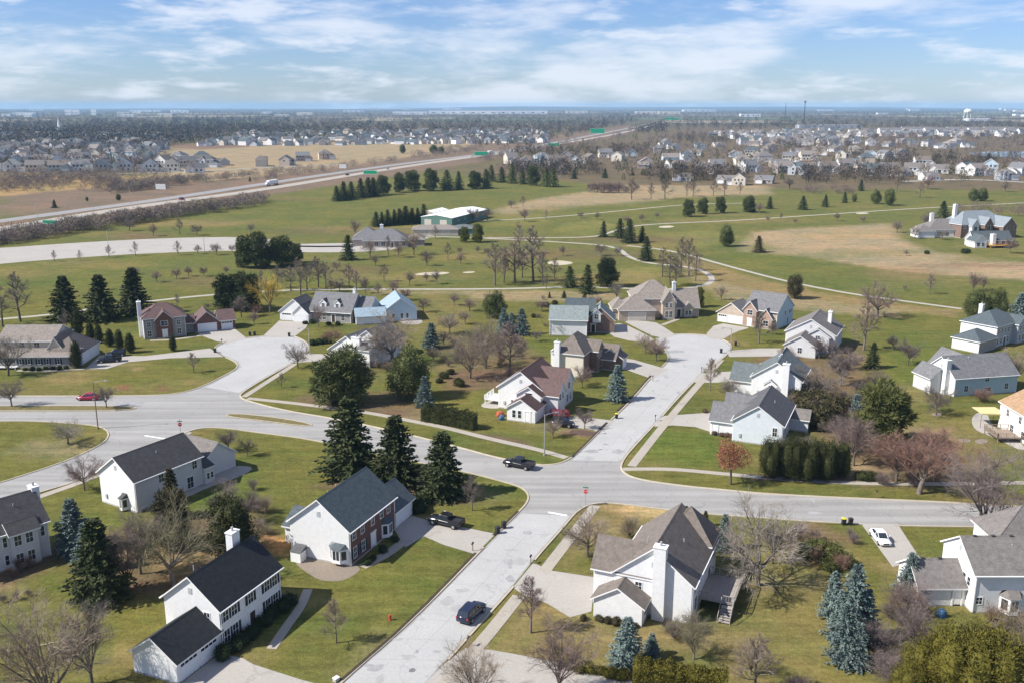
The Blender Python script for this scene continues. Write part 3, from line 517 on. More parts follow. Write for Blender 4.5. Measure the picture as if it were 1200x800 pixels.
def house(name, label, org, hd, vols, feats, short, cat='house', group=None, gm='garage_white', ov=.42):
    root = empty(name, (org[0], org[1], 0), rad(hd)); tag(root, label, cat, group)
    for V in vols: vol_walls(V, root); vol_roof(V, root, ov if V[1]-V[0] > 2.2 else .2)
    u0, u1, v0, v1, ev = vols[0][:5]
    if name != 'proto' and org[1] < 300:
        if vols[0][6] == 'u' and vols[0][1]-u0 > 5:
            b = MB(); zc = ev+vols[0][5]*.35
            for q_ in range(5): b.box(u0-.05, u0+.02, (v0+v1)/2-.28, (v0+v1)/2+.28, zc+q_*.16, zc+q_*.16+.11)
            b.build('gable_vent', 'sign_grey', root)
            b = MB(); b.box(u0-.16, u0+.02, v1-1.5, v1-1.1, 1.0, 1.7); b.build('meter_box', 'sign_grey', root)
        for x, y in ((u0+.12, v0-.07), (u1-.12, v0-.07), (u0+.12, v1+.07), (u1-.12, v1+.07)): b = MB(); b.box(x-.05, x+.05, y-.06, y+.06, .1, ev-.1); b.build('downspout', 'trim', root)
        for y in (v0-ov-.06, v1+ov+.06):
            if vols[0][6] == 'u': b = MB(); zz_ = ev-ov*vols[0][5]/((v1-v0)/2)+.05; b.box(u0-.3, u1+.3, y-.06, y+.06, zz_, zz_+.13); b.build('gutter', 'trim', root)
    for f in feats:
        k = f[0]
        if k == 'w':                       # window: volume, face, positions, sill height, width, height, shutters
            V = vols[f[1]]
            for p in (f[3] if isinstance(f[3], (list, tuple)) else [f[3]]):
                l, r = FACE[f[2]](V, p); o = add('window', win_mesh(f[5], f[6]), root, (l[0], l[1], f[4]), r); add('pane', pane_mesh(f[5], f[6]), o)
                if len(f) > 7 and f[7]:
                    for s in (-1, 1): add('shutter', shut_mesh(f[6]), o, (s*(f[5]/2+.31), 0, 0))
        elif k == 'g':
            V = vols[f[1]]
            for p in (f[3] if isinstance(f[3], (list, tuple)) else [f[3]]): l, r = FACE[f[2]](V, p); add('garage_door', gdoor_mesh(f[4], f[5], gm), root, (l[0], l[1], .03), r)
        elif k == 'd': l, r = FACE[f[2]](vols[f[1]], f[3]); add('door', door_mesh('door_dark' if len(f) < 5 else f[4]), root, (l[0], l[1], .05), r)
        elif k == 'c':
            b = MB(); chimney_mesh(b, *f[1:6]); b.build('chimney', [f[6] if len(f) > 6 else 'siding_white', 'vent'], root)
        elif k == 'b':                     # bay window: volume, face, position, width, depth, z0, z1
            V = vols[f[1]]; l, r = FACE[f[2]](V, f[3]); w, d, z0, z1 = f[4:8]; b = MB(); s = w*.28
            q = [(-w/2, 0), (-w/2+s, -d), (w/2-s, -d), (w/2, 0)]
            for i in range(3): b.face([(*q[i], z0), (*q[i+1], z0), (*q[i+1], z1), (*q[i], z1)])
            b.face([(x, y, z0) for x, y in q])
            o = b.build('bay_window', 'trim', root); o.location = (l[0], l[1], 0); o.rotation_euler = (0, 0, r)
            b = MB(); e = [(-w/2-.2, .0, z1), (-w/2+s-.1, -d-.2, z1), (w/2-s+.1, -d-.2, z1), (w/2+.2, 0, z1)]
            for i in range(3): b.face([e[i], e[i+1], (e[i+1][0]*.7, 0, z1+.6), (e[i][0]*.7, 0, z1+.6)])
            b.build('bay_roof', 'roof_'+vols[0][8], o)
            mw = w-2*s-.15; n = 2 if mw < 1.6 else 3
            for i in range(n): add('pane', pane_mesh(mw/n-.12, (z1-z0)*.6), o, (-mw/2+mw*(i+.5)/n, -d-.005, z0+(z1-z0)*.25))
            ang = math.atan2(d, s); pw = math.hypot(s, d)*.6
            add('pane', pane_mesh(pw, (z1-z0)*.6), o, (-w/2+s/2-.01, -d/2-.01, z0+(z1-z0)*.25), -ang); add('pane', pane_mesh(pw, (z1-z0)*.6), o, (w/2-s/2+.01, -d/2-.01, z0+(z1-z0)*.25), ang)
        elif k == 'k':                     # deck: u0,u1,v0,v1,height, open sides, material
            u0, u1, v0, v1, z, sides, m_ = f[1:8]; n = max(2, int((v1-v0)/.45)); w0 = (v1-v0)/n
            dk = empty('deck', (0,0,0)); dk.parent = root; dk.rotation_euler = (0,0,0)
            for i in range(n): b = MB(); b.box(u0, u1, v0+i*w0, v0+(i+1)*w0-.02, z-.08, z); b.build('deck_board', m_, dk)
            for x in (u0+.1, u1-.1):
                for y in (v0+.1, v1-.1): b = MB(); b.box(x-.07, x+.07, y-.07, y+.07, 0, z-.09); b.build('post', m_, dk)
            for s in sides:
                a = {'u0': (u0,v0,u0,v1), 'u1': (u1,v0,u1,v1), 'v0': (u0,v0,u1,v0), 'v1': (u0,v1,u1,v1)}[s]; b = MB(); ln = math.hypot(a[2]-a[0], a[3]-a[1]); k2 = max(2, int(ln/.3))
                for i in range(k2+1):
                    x = a[0]+(a[2]-a[0])*i/k2; y = a[1]+(a[3]-a[1])*i/k2; g = .06 if i % 5 == 0 else .022; b.box(x-g, x+g, y-g, y+g, z, z+1.0)
                for zz_ in (.15, .97): b.box(min(a[0],a[2])-.04, max(a[0],a[2])+.04, min(a[1],a[3])-.04, max(a[1],a[3])+.04, z+zz_, z+zz_+.06)
                b.build('railing', m_, dk)
        elif k == 'st':
            for i in range(6): b = MB(); b.box(f[1]-.3*i, f[1]-.3*i+.3+.5, f[2]-.4, f[2]+1.0, f[3]*(1-(i+1)/7)-.06, f[3]*(1-(i+1)/7)); b.build('stair_tread', 'wood_grey', root)
            for s in (-.45, 1.05): b = MB(); b.tube((f[1]+.7,f[2]+s,f[3]+.9),(f[1]-1.7,f[2]+s,.95),.05,.05,5,0,True); b.tube((f[1]-1.7,f[2]+s,0),(f[1]-1.7,f[2]+s,.98),.06,.06,5,0,True); b.build('stair_rail', 'wood_grey', root)
        elif k == 'v':                     # roof vents: list of (u, v, z)
            for (x, y, z) in f[1]: b = MB(); b.tube((x,y,z-.3), (x,y,z+.35), .07, .07, 6, 0, True); b.build('vent_pipe', 'vent', root)
        elif k == 'rv':
            for (x, y, z) in f[1]: b = MB(); b.box(x-.25, x+.25, y-.2, y+.2, z-.1, z+.2); b.build('roof_vent', 'vent_dark', root)
    LANDMARKS.append((org[0]+math.cos(rad(hd))*4, org[1]+math.sin(rad(hd))*4, short)); return root
WH = 'siding_white'
house('colonial_house', 'white two-storey colonial house with black roof, black shutters and attached double garage', (-33.4,96.3), 67,
 [(0,11.2,0,8,5.4,3.2,'u',WH,'black'), (-7,0.02,.2,6.4,2.7,2.2,'u',WH,'black')],
 [('w',0,'v0',[1.0,2.5],3.4,.95,1.35,1), ('w',0,'v0',5.5,3.4,.9,1.3,1), ('w',0,'v0',[8.6,10.1],3.4,.95,1.35,1), ('w',0,'v0',[1.0,2.5],.7,.95,1.6,1), ('w',0,'v0',[8.6,10.1],.7,.95,1.6,1), ('d',0,'v0',5.6), ('g',1,'v0',[1.9,5.1],2.6,2.2), ('c',8.3,9.7,4.5,5.5,10.1), ('w',0,'u0',[6.2],3.4,.8,1.2), ('v',[(3,6,7.9),(9.4,5.6,7.9)])], 'the black-roofed colonial house')
house('brick_colonial_house', 'two-storey house with brick front, white gable end and slate-grey roof by three spruces', (-22.1,116.9), 68,
 [(0,12.6,0,9.4,5.3,3.7,'u',WH,'slate',0,{'v0':'brick'}), (12.58,18.4,.1,6.4,2.8,2.5,'u','brick','slate'), (3,9,9.38,12.6,2.7,1.6,'v',WH,'slate')],
 [('w',0,'v0',[1.3,3.5,6.3,8.8,10.8],3.5,.8,1.25), ('w',0,'v0',[1.4,3.6],.8,.8,1.5,1), ('d',0,'v0',6.3,'trim'), ('b',0,'v0',9.9,2.4,.8,.3,2.5), ('b',0,'u0',7.7,2.8,.8,.5,2.6), ('g',1,'v0',3.0,4.9,2.2), ('v',[(7.5,6.6,7.8),(5,6.4,7.8),(12.9,4.2,5.3)]), ('rv',[(12.9,5.3,4.3)])], 'the brick-fronted colonial house')
house('gabled_house', 'white house with many brown gables, tall white chimney and rear deck beside the corner', (12.8,105.9), 67,
 [(0,14,-9.6,0,5.2,3.9,'u',WH,'brown'), (-2.9,2,-4.3,1.8,2.6,1.9,'u',WH,'brown'), (0.3,5.6,-4.6,2.9,5.2,2.9,'v',WH,'brown'), (10.6,15.4,-9.55,-3.2,5.4,4.0,'hu',WH,'brown')],
 [('c',-.75,.35,-6.4,-4.9,9.6), ('w',0,'u0',3.0,3.3,.8,1.0), ('w',0,'v0',[2,5,8,11.5],3.2,.9,1.3), ('w',0,'v0',[2.5,10.5],.6,1.2,1.9), ('w',2,'v1',[1.5,4],3.3,1,1.2), ('g',2,'v1',2.6,4.6,2.2), ('v',[(3,-1.5,7.6),(6.5,-7.0,7.6),(4.0,-3.0,8.2)]), ('st',3.2,-13.6,1.5), ('k',4,11,-14,-9.65,1.5,['v0','u0','u1'],'wood_grey'), ('w',1,'v0',1.5,.9,.8,1)], 'the many-gabled white house')
house('ranch_side_house', 'white two-storey house with brown roof, low garage wing and bay, near the blue spruces', (57.0,104.9), 0,
 [(0,19,0,8.8,5.3,2.8,'u',WH,'greybrown'), (-6,0.02,1.6,7.9,2.7,2.1,'u',WH,'greybrown'), (7,16,8.78,15,5.3,3.6,'hv',WH,'greybrown')],
 [('w',0,'u0',[6.2,7.4],3.0,.7,1.1), ('w',0,'u0',[7.0],.9,.7,1.1), ('w',0,'v0',[.8],1.2,.75,.9), ('b',0,'v0',4.6,2.6,1.2,.3,2.5), ('w',0,'v0',[9,12,15],1.0,1,1.2), ('d',1,'v0',4.9,'trim'), ('g',1,'v1',3,4.6,2.2), ('rv',[(x,4.4,8.15) for x in (1.6,3.9,6.2,8.5)]+[(-4.5,4.75,4.9),(-2.3,4.75,4.9)]), ('v',[(5.8,3.2,7.3)])], 'the brown-roofed house by the spruces')
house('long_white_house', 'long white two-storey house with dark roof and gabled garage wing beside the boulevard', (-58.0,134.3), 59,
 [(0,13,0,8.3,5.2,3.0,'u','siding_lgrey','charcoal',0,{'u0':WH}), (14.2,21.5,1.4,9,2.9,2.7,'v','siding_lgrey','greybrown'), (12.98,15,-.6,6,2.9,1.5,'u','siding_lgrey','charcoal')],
 [('w',0,'v0',[5.0],3.4,.9,1.3), ('w',0,'v0',[11.6],3.4,.9,1.3), ('w',0,'v0',[10.5],.4,1.2,1.9), ('w',2,'v0',[.7,1.5],1.0,.5,1), ('g',1,'v1',3.6,4.8,2.2), ('v',[(6.5,2.6,7.3)]), ('b',0,'u0',5.8,1.4,.9,.2,2.2)], 'the long white house')
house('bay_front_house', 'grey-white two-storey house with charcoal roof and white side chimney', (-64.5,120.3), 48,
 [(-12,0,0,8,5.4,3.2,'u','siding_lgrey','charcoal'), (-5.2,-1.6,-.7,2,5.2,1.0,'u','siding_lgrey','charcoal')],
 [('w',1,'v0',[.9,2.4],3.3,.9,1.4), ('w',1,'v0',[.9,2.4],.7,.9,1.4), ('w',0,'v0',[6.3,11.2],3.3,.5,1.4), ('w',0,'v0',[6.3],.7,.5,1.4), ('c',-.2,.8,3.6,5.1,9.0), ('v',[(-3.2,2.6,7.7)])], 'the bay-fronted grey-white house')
house('storey_and_half_house', 'beige storey-and-a-half house with dormer windows and side garage', (-124.5,217), 2,
 [(0,13.2,3.6,14.5,5.7,2.6,'u','siding_beige','tanroof'), (0,19.6,0,6.4,2.8,1.1,'u','stone','tanroof'), (12.5,20.2,1.2,13,2.8,3.4,'hv','siding_lgrey','brown'), (11.5,16.5,2.5,12,3.0,3.6,'v','siding_beige','brown')],
 [('w',0,'v0',[2.2,5.6,9.2],4.15,1.3,1.1), ('w',1,'v0',[6.6,8.6,11.0,13,15.6],.9,.55,1.3,1), ('w',1,'v0',[4.0],.4,2.8,1.9), ('g',2,'u1',[3.4,8.6],4.6,2.2), ('k',.6,6,-1.6,-.05,.5,['v0'],'trim')], 'the beige storey-and-a-half house')
house('brick_hip_house', 'brick two-storey house with maroon hip roof, tall white chimney and three-car garage', (-98.9,245.2), 25,
 [(0,10.8,0,8.6,5.4,3.3,'hu','stone','purple',0,{'u0':WH}), (3.2,7.4,-.6,4.4,5.3,2.0,'v','brick','purple'), (13.4,19.9,2.2,9.4,2.8,2.8,'v','brick','purple'), (19.85,24.3,2.8,9.2,2.8,2.2,'u','brick','purple'), (10.75,13.45,3.2,8,2.8,1.8,'u','stone','purple')],
 [('w',1,'v0',2.1,3.4,1.7,1.3), ('d',1,'v0',2.1,'trim'), ('w',0,'v0',[1.4,9.0],3.3,1,1.3), ('w',0,'v0',[1.4,9.0],.7,1,1.5), ('g',2,'v0',3.25,4.9,2.3), ('g',3,'v0',2.2,2.9,2.3), ('c',-.95,.05,3.0,4.4,9.6)], 'the brick house with the maroon hip roof')
house('dormered_house', 'grey storey-and-a-half house with two white dormers and twin garage doors', (-68.0,268.6), -15,
 [(9,22,1.2,11.5,3.2,4.5,'u','stone','grey'), (0,9.3,0,8,2.8,3.6,'v',WH,'dgrey'), (4.6,9.6,-.9,5,2.6,2.3,'v',WH,'dgrey'), (21.9,26.5,4,12.5,3.2,3.4,'u','siding_grey','grey'), (12,13.9,2.2,6,5.4,.9,'v',WH,'dgrey',3.4), (16.4,18.3,2.2,6,5.4,.9,'v',WH,'dgrey',3.4)],
 [('g',1,'v0',2.2,2.8,2.2), ('g',2,'v0',2.5,3.8,2.2), ('w',4,'v0',.95,4.1,.9,1.2), ('w',5,'v0',.95,4.1,.9,1.2), ('w',0,'v0',[3.0,4.6,10.5],.7,1.0,1.6), ('d',0,'v0',7.5), ('c',20.6,21.4,6.2,7,8.9)], 'the grey house with two dormers')
house('pale_blue_house', 'pale blue house with light blue-grey gable roof and low garage', (-37.0,266.4), 14,
 [(0,9.4,0,12.6,3.2,3.3,'v','siding_lblue','paleblue'), (-8.4,0.02,-2.2,4.2,2.4,1.7,'u',WH,'paleblue')],
 [('w',0,'v0',[1.2,2.6,5.0,6.6],.8,.7,1.4), ('w',0,'u0',[3.5,6],1.2,1.2,1.0), ('rv',[(-6.5,.9,3.9),(-4.4,.9,3.9),(-2.2,.9,3.9)])], 'the pale blue house')
house('chimneyed_white_house', 'white gabled house with wide front chimney half hidden by bare branches', (-45.2,224.2), -24,
 [(0,10.5,0,9,2.9,3.6,'v',WH,'grey'), (5,13.6,3,13,4.6,3.0,'v',WH,'grey'), (9.5,13,-2,6,4.2,1.2,'u',WH,'grey')],
 [('c',7.2,9.6,-.9,.05,6.6), ('w',2,'v0',[1.1],2.2,.8,1.2), ('w',1,'u1',[2,5],2.6,.9,1.2)], 'the white house with the wide chimney')
house('maroon_roof_house', 'white house with stepped gables, maroon-brown roof and rear deck', (-1.0,178.6), 68,
 [(6.7,18.6,-5.2,4.6,4.7,3.5,'u',WH,'maroon'), (0,5.6,-6,0,2.7,1.9,'u',WH,'maroon'), (4.2,8.5,-5.6,-.4,4.3,1.7,'u',WH,'maroon'), (6.2,10.6,-8.6,-2,4.4,2.4,'v','siding_lgrey','purple'), (12.4,17.6,-8.0,-2,4.7,2.8,'v','siding_lgrey','purple')],
 [('w',0,'u0',[3.0],1.2,.4,.9), ('w',2,'u0',2.6,4.1,1.5,.7), ('w',1,'u0',[1.5,2.7],.8,.7,1.5), ('d',1,'u0',4.4,'trim'), ('g',1,'v0',2.6,4.6,2.2), ('w',3,'v0',[1.3,3.0],3.0,.9,1.3), ('w',4,'v0',[1.5,3.5],.8,.9,1.5), ('w',4,'v0',[2.5],3.4,1.2,1.3), ('k',8,13,4.65,8.4,1.0,['u0','v1'],'trim')], 'the maroon-roofed white house')
house('two_chimney_house', 'brown hip-roofed house with two white chimneys and side garage', (9.5,211.4), 68,
 [(0,10.6,-7.4,0,5.3,3.7,'hu','brown_brick','brown',0,{'u0':'siding_cream'}), (5.5,10,-9.2,-4,5.3,1.9,'v','brown_brick','brown'), (8.5,15.2,-12.6,-5,2.8,2.7,'v','brown_brick','brown'), (10,14,-14,-8,2.7,1.9,'u','brown_brick','brown')],
 [('c',-.9,.05,-1.9,-.6,8.0), ('c',1.5,3.2,-.05,1.0,5.2), ('g',3,'v0',2,3,2.2), ('w',1,'v0',[1.3,3],3.3,.8,1.3), ('w',2,'u0',[2,4],1.1,.8,1.2)], 'the house with two white chimneys')
house('green_roof_house', 'white house with grey-green roof and dark brick gable front', (10.3,250.0), -6,
 [(0,10.2,0,8,4.5,2.9,'u',WH,'palegreen',0,{'u1':'brown_brick'}), (9.8,17.5,4.5,12.5,3.6,3.4,'v',WH,'palegreen',0,{'v0':'brown_brick'}), (4,12,6,13,4.6,3.8,'u',WH,'slate'), (11.6,13.8,3.6,7,5.6,1.0,'v',WH,'teal',3)],
 [('w',0,'u1',[2.5,5],3.0,1,1.3), ('w',3,'v0',1.1,4.1,1.0,1.2), ('g',1,'u1',3.8,4.6,2.2), ('d',1,'v0',2)], 'the grey-green-roofed house')
house('tan_hip_house', 'large tan brick house with steep grey-brown hip roofs at the cul-de-sac', (31.2,269.2), 2,
 [(5,17.5,2.2,13.5,5.6,4.6,'hu','tan_brick','tanroof'), (0,10.6,-1.6,7,3.0,3.9,'hv','tan_brick','tanroof'), (-1.5,3,1,8,3,2.6,'hv','tan_brick','tanroof'), (17.4,24.6,3.2,12.5,3.0,4.6,'u','tan_brick','tanroof'), (13,16.6,-.4,6,5.6,3.0,'v','tan_brick','tanroof'), (20,22.6,2.6,6,3.0,1.4,'v','tan_brick','tanroof')],
 [('g',1,'v0',[5.3],4.9,2.3), ('g',2,'v0',1.0,1.9,2.2), ('w',4,'v0',[1.2,2.4],3.6,.8,1.3), ('w',4,'v0',[1.2,2.4],.6,.8,1.9), ('d',3,'v0',1.2), ('w',5,'v0',[.8,1.8],.8,.7,1.2), ('c',17.2,18.2,7,8,9.6)], 'the tan hip-roofed house', gm='garage_tan')
house('brick_gabled_house', 'pinkish brick house with twin front gables, grey roof and blue-grey end wall', (59.8,267.2), -38,
 [(8.2,18,.6,12,5.0,4.0,'u','tan_brick','grey',0,{'u1':'siding_lblue'}), (0,8.6,0,7.5,2.9,3.0,'v','tan_brick','grey'), (8.4,12.2,-.6,5,5.0,2.2,'v','pink_brick','grey'), (13.4,17,-.8,4,3.2,2.4,'v','pink_brick','grey')],
 [('g',1,'v0',[1.7],2.5,2.2), ('g',1,'v0',[5.6],4.4,2.2), ('w',2,'v0',1.9,3.4,1.6,1.4), ('d',2,'v0',1.9,'trim'), ('w',3,'v0',1.8,.8,1.5,1.6), ('w',0,'u1',[5.6,8.4,9.6],3.2,.9,1.2), ('w',0,'u1',[7.4],.5,.8,1.6)], 'the pinkish brick house')
house('twin_gable_house', 'light grey house with twin offset gables and grey-brown roof', (68.6,229.0), 63,
 [(6.8,19.5,-11,1,4.8,3.5,'u','siding_lgrey','greybrown'), (0,7.2,-7.6,0,2.8,2.4,'u','siding_lgrey','greybrown'), (5.8,9,-9.8,-4.2,4.4,1.8,'u','siding_lgrey','greybrown')],
 [('w',1,'u0',[3.8],1.0,1.0,1.4), ('w',2,'u0',2.8,3.6,1.1,.9), ('g',1,'v1',3.4,4.6,2.2), ('c',13.5,15,-8.9,-8,9.2)], 'the twin-gabled grey house')
house('teal_roof_house', 'white house with teal-grey roof and white chimney on its gable', (51.5,194.8), 65,
 [(-.5,10.8,-10.6,-.5,4.7,3.5,'u',WH,'teal'), (1,8.5,-3,4.4,3.0,2.9,'v',WH,'teal'), (-1.3,.2,-5.8,-3.2,3.3,1.0,'u',WH,'teal',2.0), (6.5,12,-8.2,-2.5,5,3.5,'u',WH,'teal')],
 [('c',-1.5,-.45,-8.2,-6.8,8.2), ('w',2,'u0',1.3,2.4,.7,.9), ('w',0,'u0',[9.2],.6,.9,1.9), ('g',1,'v1',3.6,4.6,2.2), ('w',0,'v0',[2,5],.8,1.1,1.8)], 'the teal-roofed house')
house('sky_white_house', 'bluish-white house with dark grey roof, small dormer and street-side garage', (42.1,167.4), 66,
 [(-1,13.2,-8.6,.3,4.2,3.1,'u','siding_paleice','dgrey'), (1,7.2,-2,5,3.0,2.6,'v',WH,'grey'), (2.9,4.3,2.6,4.9,3.9,.7,'v',WH,'grey',2.5), (7,12,-2,3.6,3.6,2.4,'v',WH,'grey'), (9.5,13,-12,-8.55,2.6,1.3,'v','siding_paleice','greybrown')],
 [('w',2,'v1',.7,2.9,.6,.8), ('g',1,'v1',3.1,4.7,2.2), ('w',0,'u0',[7.6],2.0,.8,1.6), ('w',0,'v0',[1.5,4],1.2,.9,1.6), ('d',1,'u0',.9,'trim'), ('v',[(6,-6,6.4)])], 'the bluish-white house')
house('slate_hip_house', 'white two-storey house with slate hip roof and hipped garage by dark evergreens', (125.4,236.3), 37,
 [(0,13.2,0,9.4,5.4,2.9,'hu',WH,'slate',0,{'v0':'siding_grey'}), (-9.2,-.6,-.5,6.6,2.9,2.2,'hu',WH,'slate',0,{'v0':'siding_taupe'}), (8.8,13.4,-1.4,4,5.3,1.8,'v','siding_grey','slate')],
 [('w',0,'v0',[1.2,3.0,4.8,6.6],3.4,.8,1.3,0), ('w',0,'v0',[1.2,3.0,6.6],.7,.8,1.5), ('d',0,'v0',4.8), ('w',2,'v0',[1.3,3.2],3.4,.9,1.3), ('w',2,'v0',[1.3,3.2],.7,.9,1.5), ('c',5.5,6.6,7,8,9.4)], 'the slate hip-roofed house')
house('blue_house', 'turquoise-blue house with grey roof, white side chimney and pale annex', (95.4,194.1), 12,
 [(0,15.6,0,9.5,4.2,3.5,'u','siding_teal','grey',0,{'u0':WH}), (-3.6,.5,3,9,3.6,2.0,'v','siding_lgrey','grey'), (3,9,4,13,4.2,3.2,'v','siding_teal','grey')],
 [('c',-1.1,.02,1.6,2.8,7.6), ('w',0,'v0',[8],3.0,1,1), ('w',0,'v0',[8.4],.8,1.8,.8), ('w',0,'v0',[3,13],1,.9,1.3), ('w',0,'u0',[6],1.1,1.2,1.4)], 'the turquoise-blue house')
house('orange_roof_house', 'white house with tan-orange roof and covered deck at its back wall', (95.2,174.4), 0,
 [(0,14,-16,0,5.3,3.6,'v',WH,'orange')],
 [('w',0,'u0',[3,7.5,12],3.3,.9,1.3), ('w',0,'u0',[5,9,12.5],.7,1.2,1.5), ('k',-4.6,-.05,-9,-3.8,.9,['u0','v0','v1'],'wood')], 'the orange-roofed house')
house('mansion', 'brick mansion with pale standing-seam hip roof and front gables beyond the field', (213.5,433), 18,
 [(2,30,10,24,6.2,5.6,'hu','brown_brick','metal'), (6,10,7.5,14,6.2,2.6,'v','siding_lgrey','metal'), (13,17.5,7,14,6.6,3,'v','brown_brick','metal'), (21,29,4,14,5.6,4,'v','brown_brick','metal')],
 [('w',0,'v0',[2,9],4.6,1.4,1.8), ('w',1,'v0',2,1.5,1.6,4), ('w',2,'v0',2.2,1.5,1.8,4.4), ('w',3,'v0',[3,7],3.8,1.4,1.8), ('c',4.5,6,18,19.5,15)], 'the brick mansion')
house('villa', 'low white villa with brown hip roof and chimney beside the field', (196.5,446), 3,
 [(2,22,0,13,3.6,4.4,'hu',WH,'greybrown'), (-4,4,-2,6,3.2,2.6,'hu',WH,'greybrown')], [('w',0,'v0',[5,9,13,17],.8,1.6,1.6), ('c',6,7.6,7.5,9,10.5)], 'the white villa')
house('cottage_wing', 'small white house with slate roof, chimney and orange timber deck below the mansion', (205.5,413.5), 6,
 [(0,18,2,9,3.0,3.4,'u','siding_lgrey','slate'), (-1.5,4,-1.5,5,3.0,2.6,'v',WH,'slate')], [('w',1,'v0',[1.6,3.8],.7,1.3,1.6), ('c',7.4,9,-.2,2.05,5.6), ('k',5,15.5,-3,1.95,1.0,['v0','u0','u1'],'orange_wood'), ('w',0,'v0',[6,11,14],.9,1.3,1.6)], 'the small house with the orange deck')
house('clubhouse', 'low golf clubhouse with broad grey hip roofs', (-66,413), 4,
 [(0,20,0,14,2.9,4.4,'hu','siding_taupe','grey'), (-5,8,5,19,3.0,4.6,'hv','siding_taupe','grey'), (19,27,4,12,2.7,2.2,'hu','siding_taupe','tanroof')], [('w',0,'v0',[3,6,9,15,18],.6,1.8,1.8), ('d',0,'v0',13), ('c',7,8.5,11,12.5,8.6)], 'the golf clubhouse', 'clubhouse')
house('maintenance_shed', 'long green metal shed with shallow white roof', (-47.8,494), -22,
 [(0,18,0,46,4.3,1.2,'v','siding_green','whiteroof')], [('g',0,'v0',[4,13],3.6,3.0), ('w',0,'u1',[8,16,24,32],2.0,1.5,1)], 'the green maintenance shed', 'shed', gm='garage_tan', ov=.25)
house('maintenance_annex', 'small white-roofed annex behind the green shed', (-40,520), -22, [(-8,-.5,-6,12,4,1.0,'v','siding_tan','whiteroof')], [('w',0,'v0',[2,5],1.5,1.2,1)], 'the shed annex', 'shed', ov=.25)
house('cart_barn', 'low tan-roofed cart barn between the clubhouse and green shed', (-48,452), 2, [(0,22,0,10,3,1.6,'hu','siding_tan','tanroof'), (20,30,3,13,3,1.4,'hu','siding_green','teal')], [('g',0,'v0',[4,10,16],3.4,2.4)], 'the cart barn', 'barn', gm='garage_tan')
# ------------------------------------------------------------------ plants
mat('bark', (.145,.12,.10), .95, .3, 3, .3, rnd=.25); mat('bark_pale', (.30,.27,.24), .95, .3, 3, .3)
TW = {'grey': (.18,.152,.128), 'purple': (.172,.136,.126), 'pink': (.20,.145,.13), 'olive': (.185,.168,.10), 'tan': (.245,.195,.148), 'russet': (.215,.128,.096), 'yellow': (.42,.31,.07), 'white': (.225,.195,.165), 'red': (.26,.05,.06)}
for k, c in TW.items(): mat('twig_'+k, c, .95, .2, .8, rnd=.18)
NE = {'spruce': (.052,.064,.026), 'blue': (.150,.198,.182), 'pine': (.098,.112,.040), 'yew': (.034,.048,.02), 'gold': (.115,.102,.018), 'arbor': (.050,.056,.019), 'cedar': (.065,.058,.028), 'green': (.090,.098,.030), 'magenta': (.34,.07,.11), 'rustleaf': (.30,.13,.075), 'brownleaf': (.13,.085,.06), 'fresh': (.15,.16,.04)}
for k, c in NE.items(): mat('leaf_'+k, c, .75, .38, 1.6, rnd=.16, spec=.15)
def rot_about(d, ang, az):
    a = d.cross(Vector((0,0,1)) if abs(d.z) < .95 else Vector((1,0,0))).normalized(); c = d.cross(a)
    s = a*math.cos(az)+c*math.sin(az); return (d*math.cos(ang)+s*math.sin(ang)).normalized()
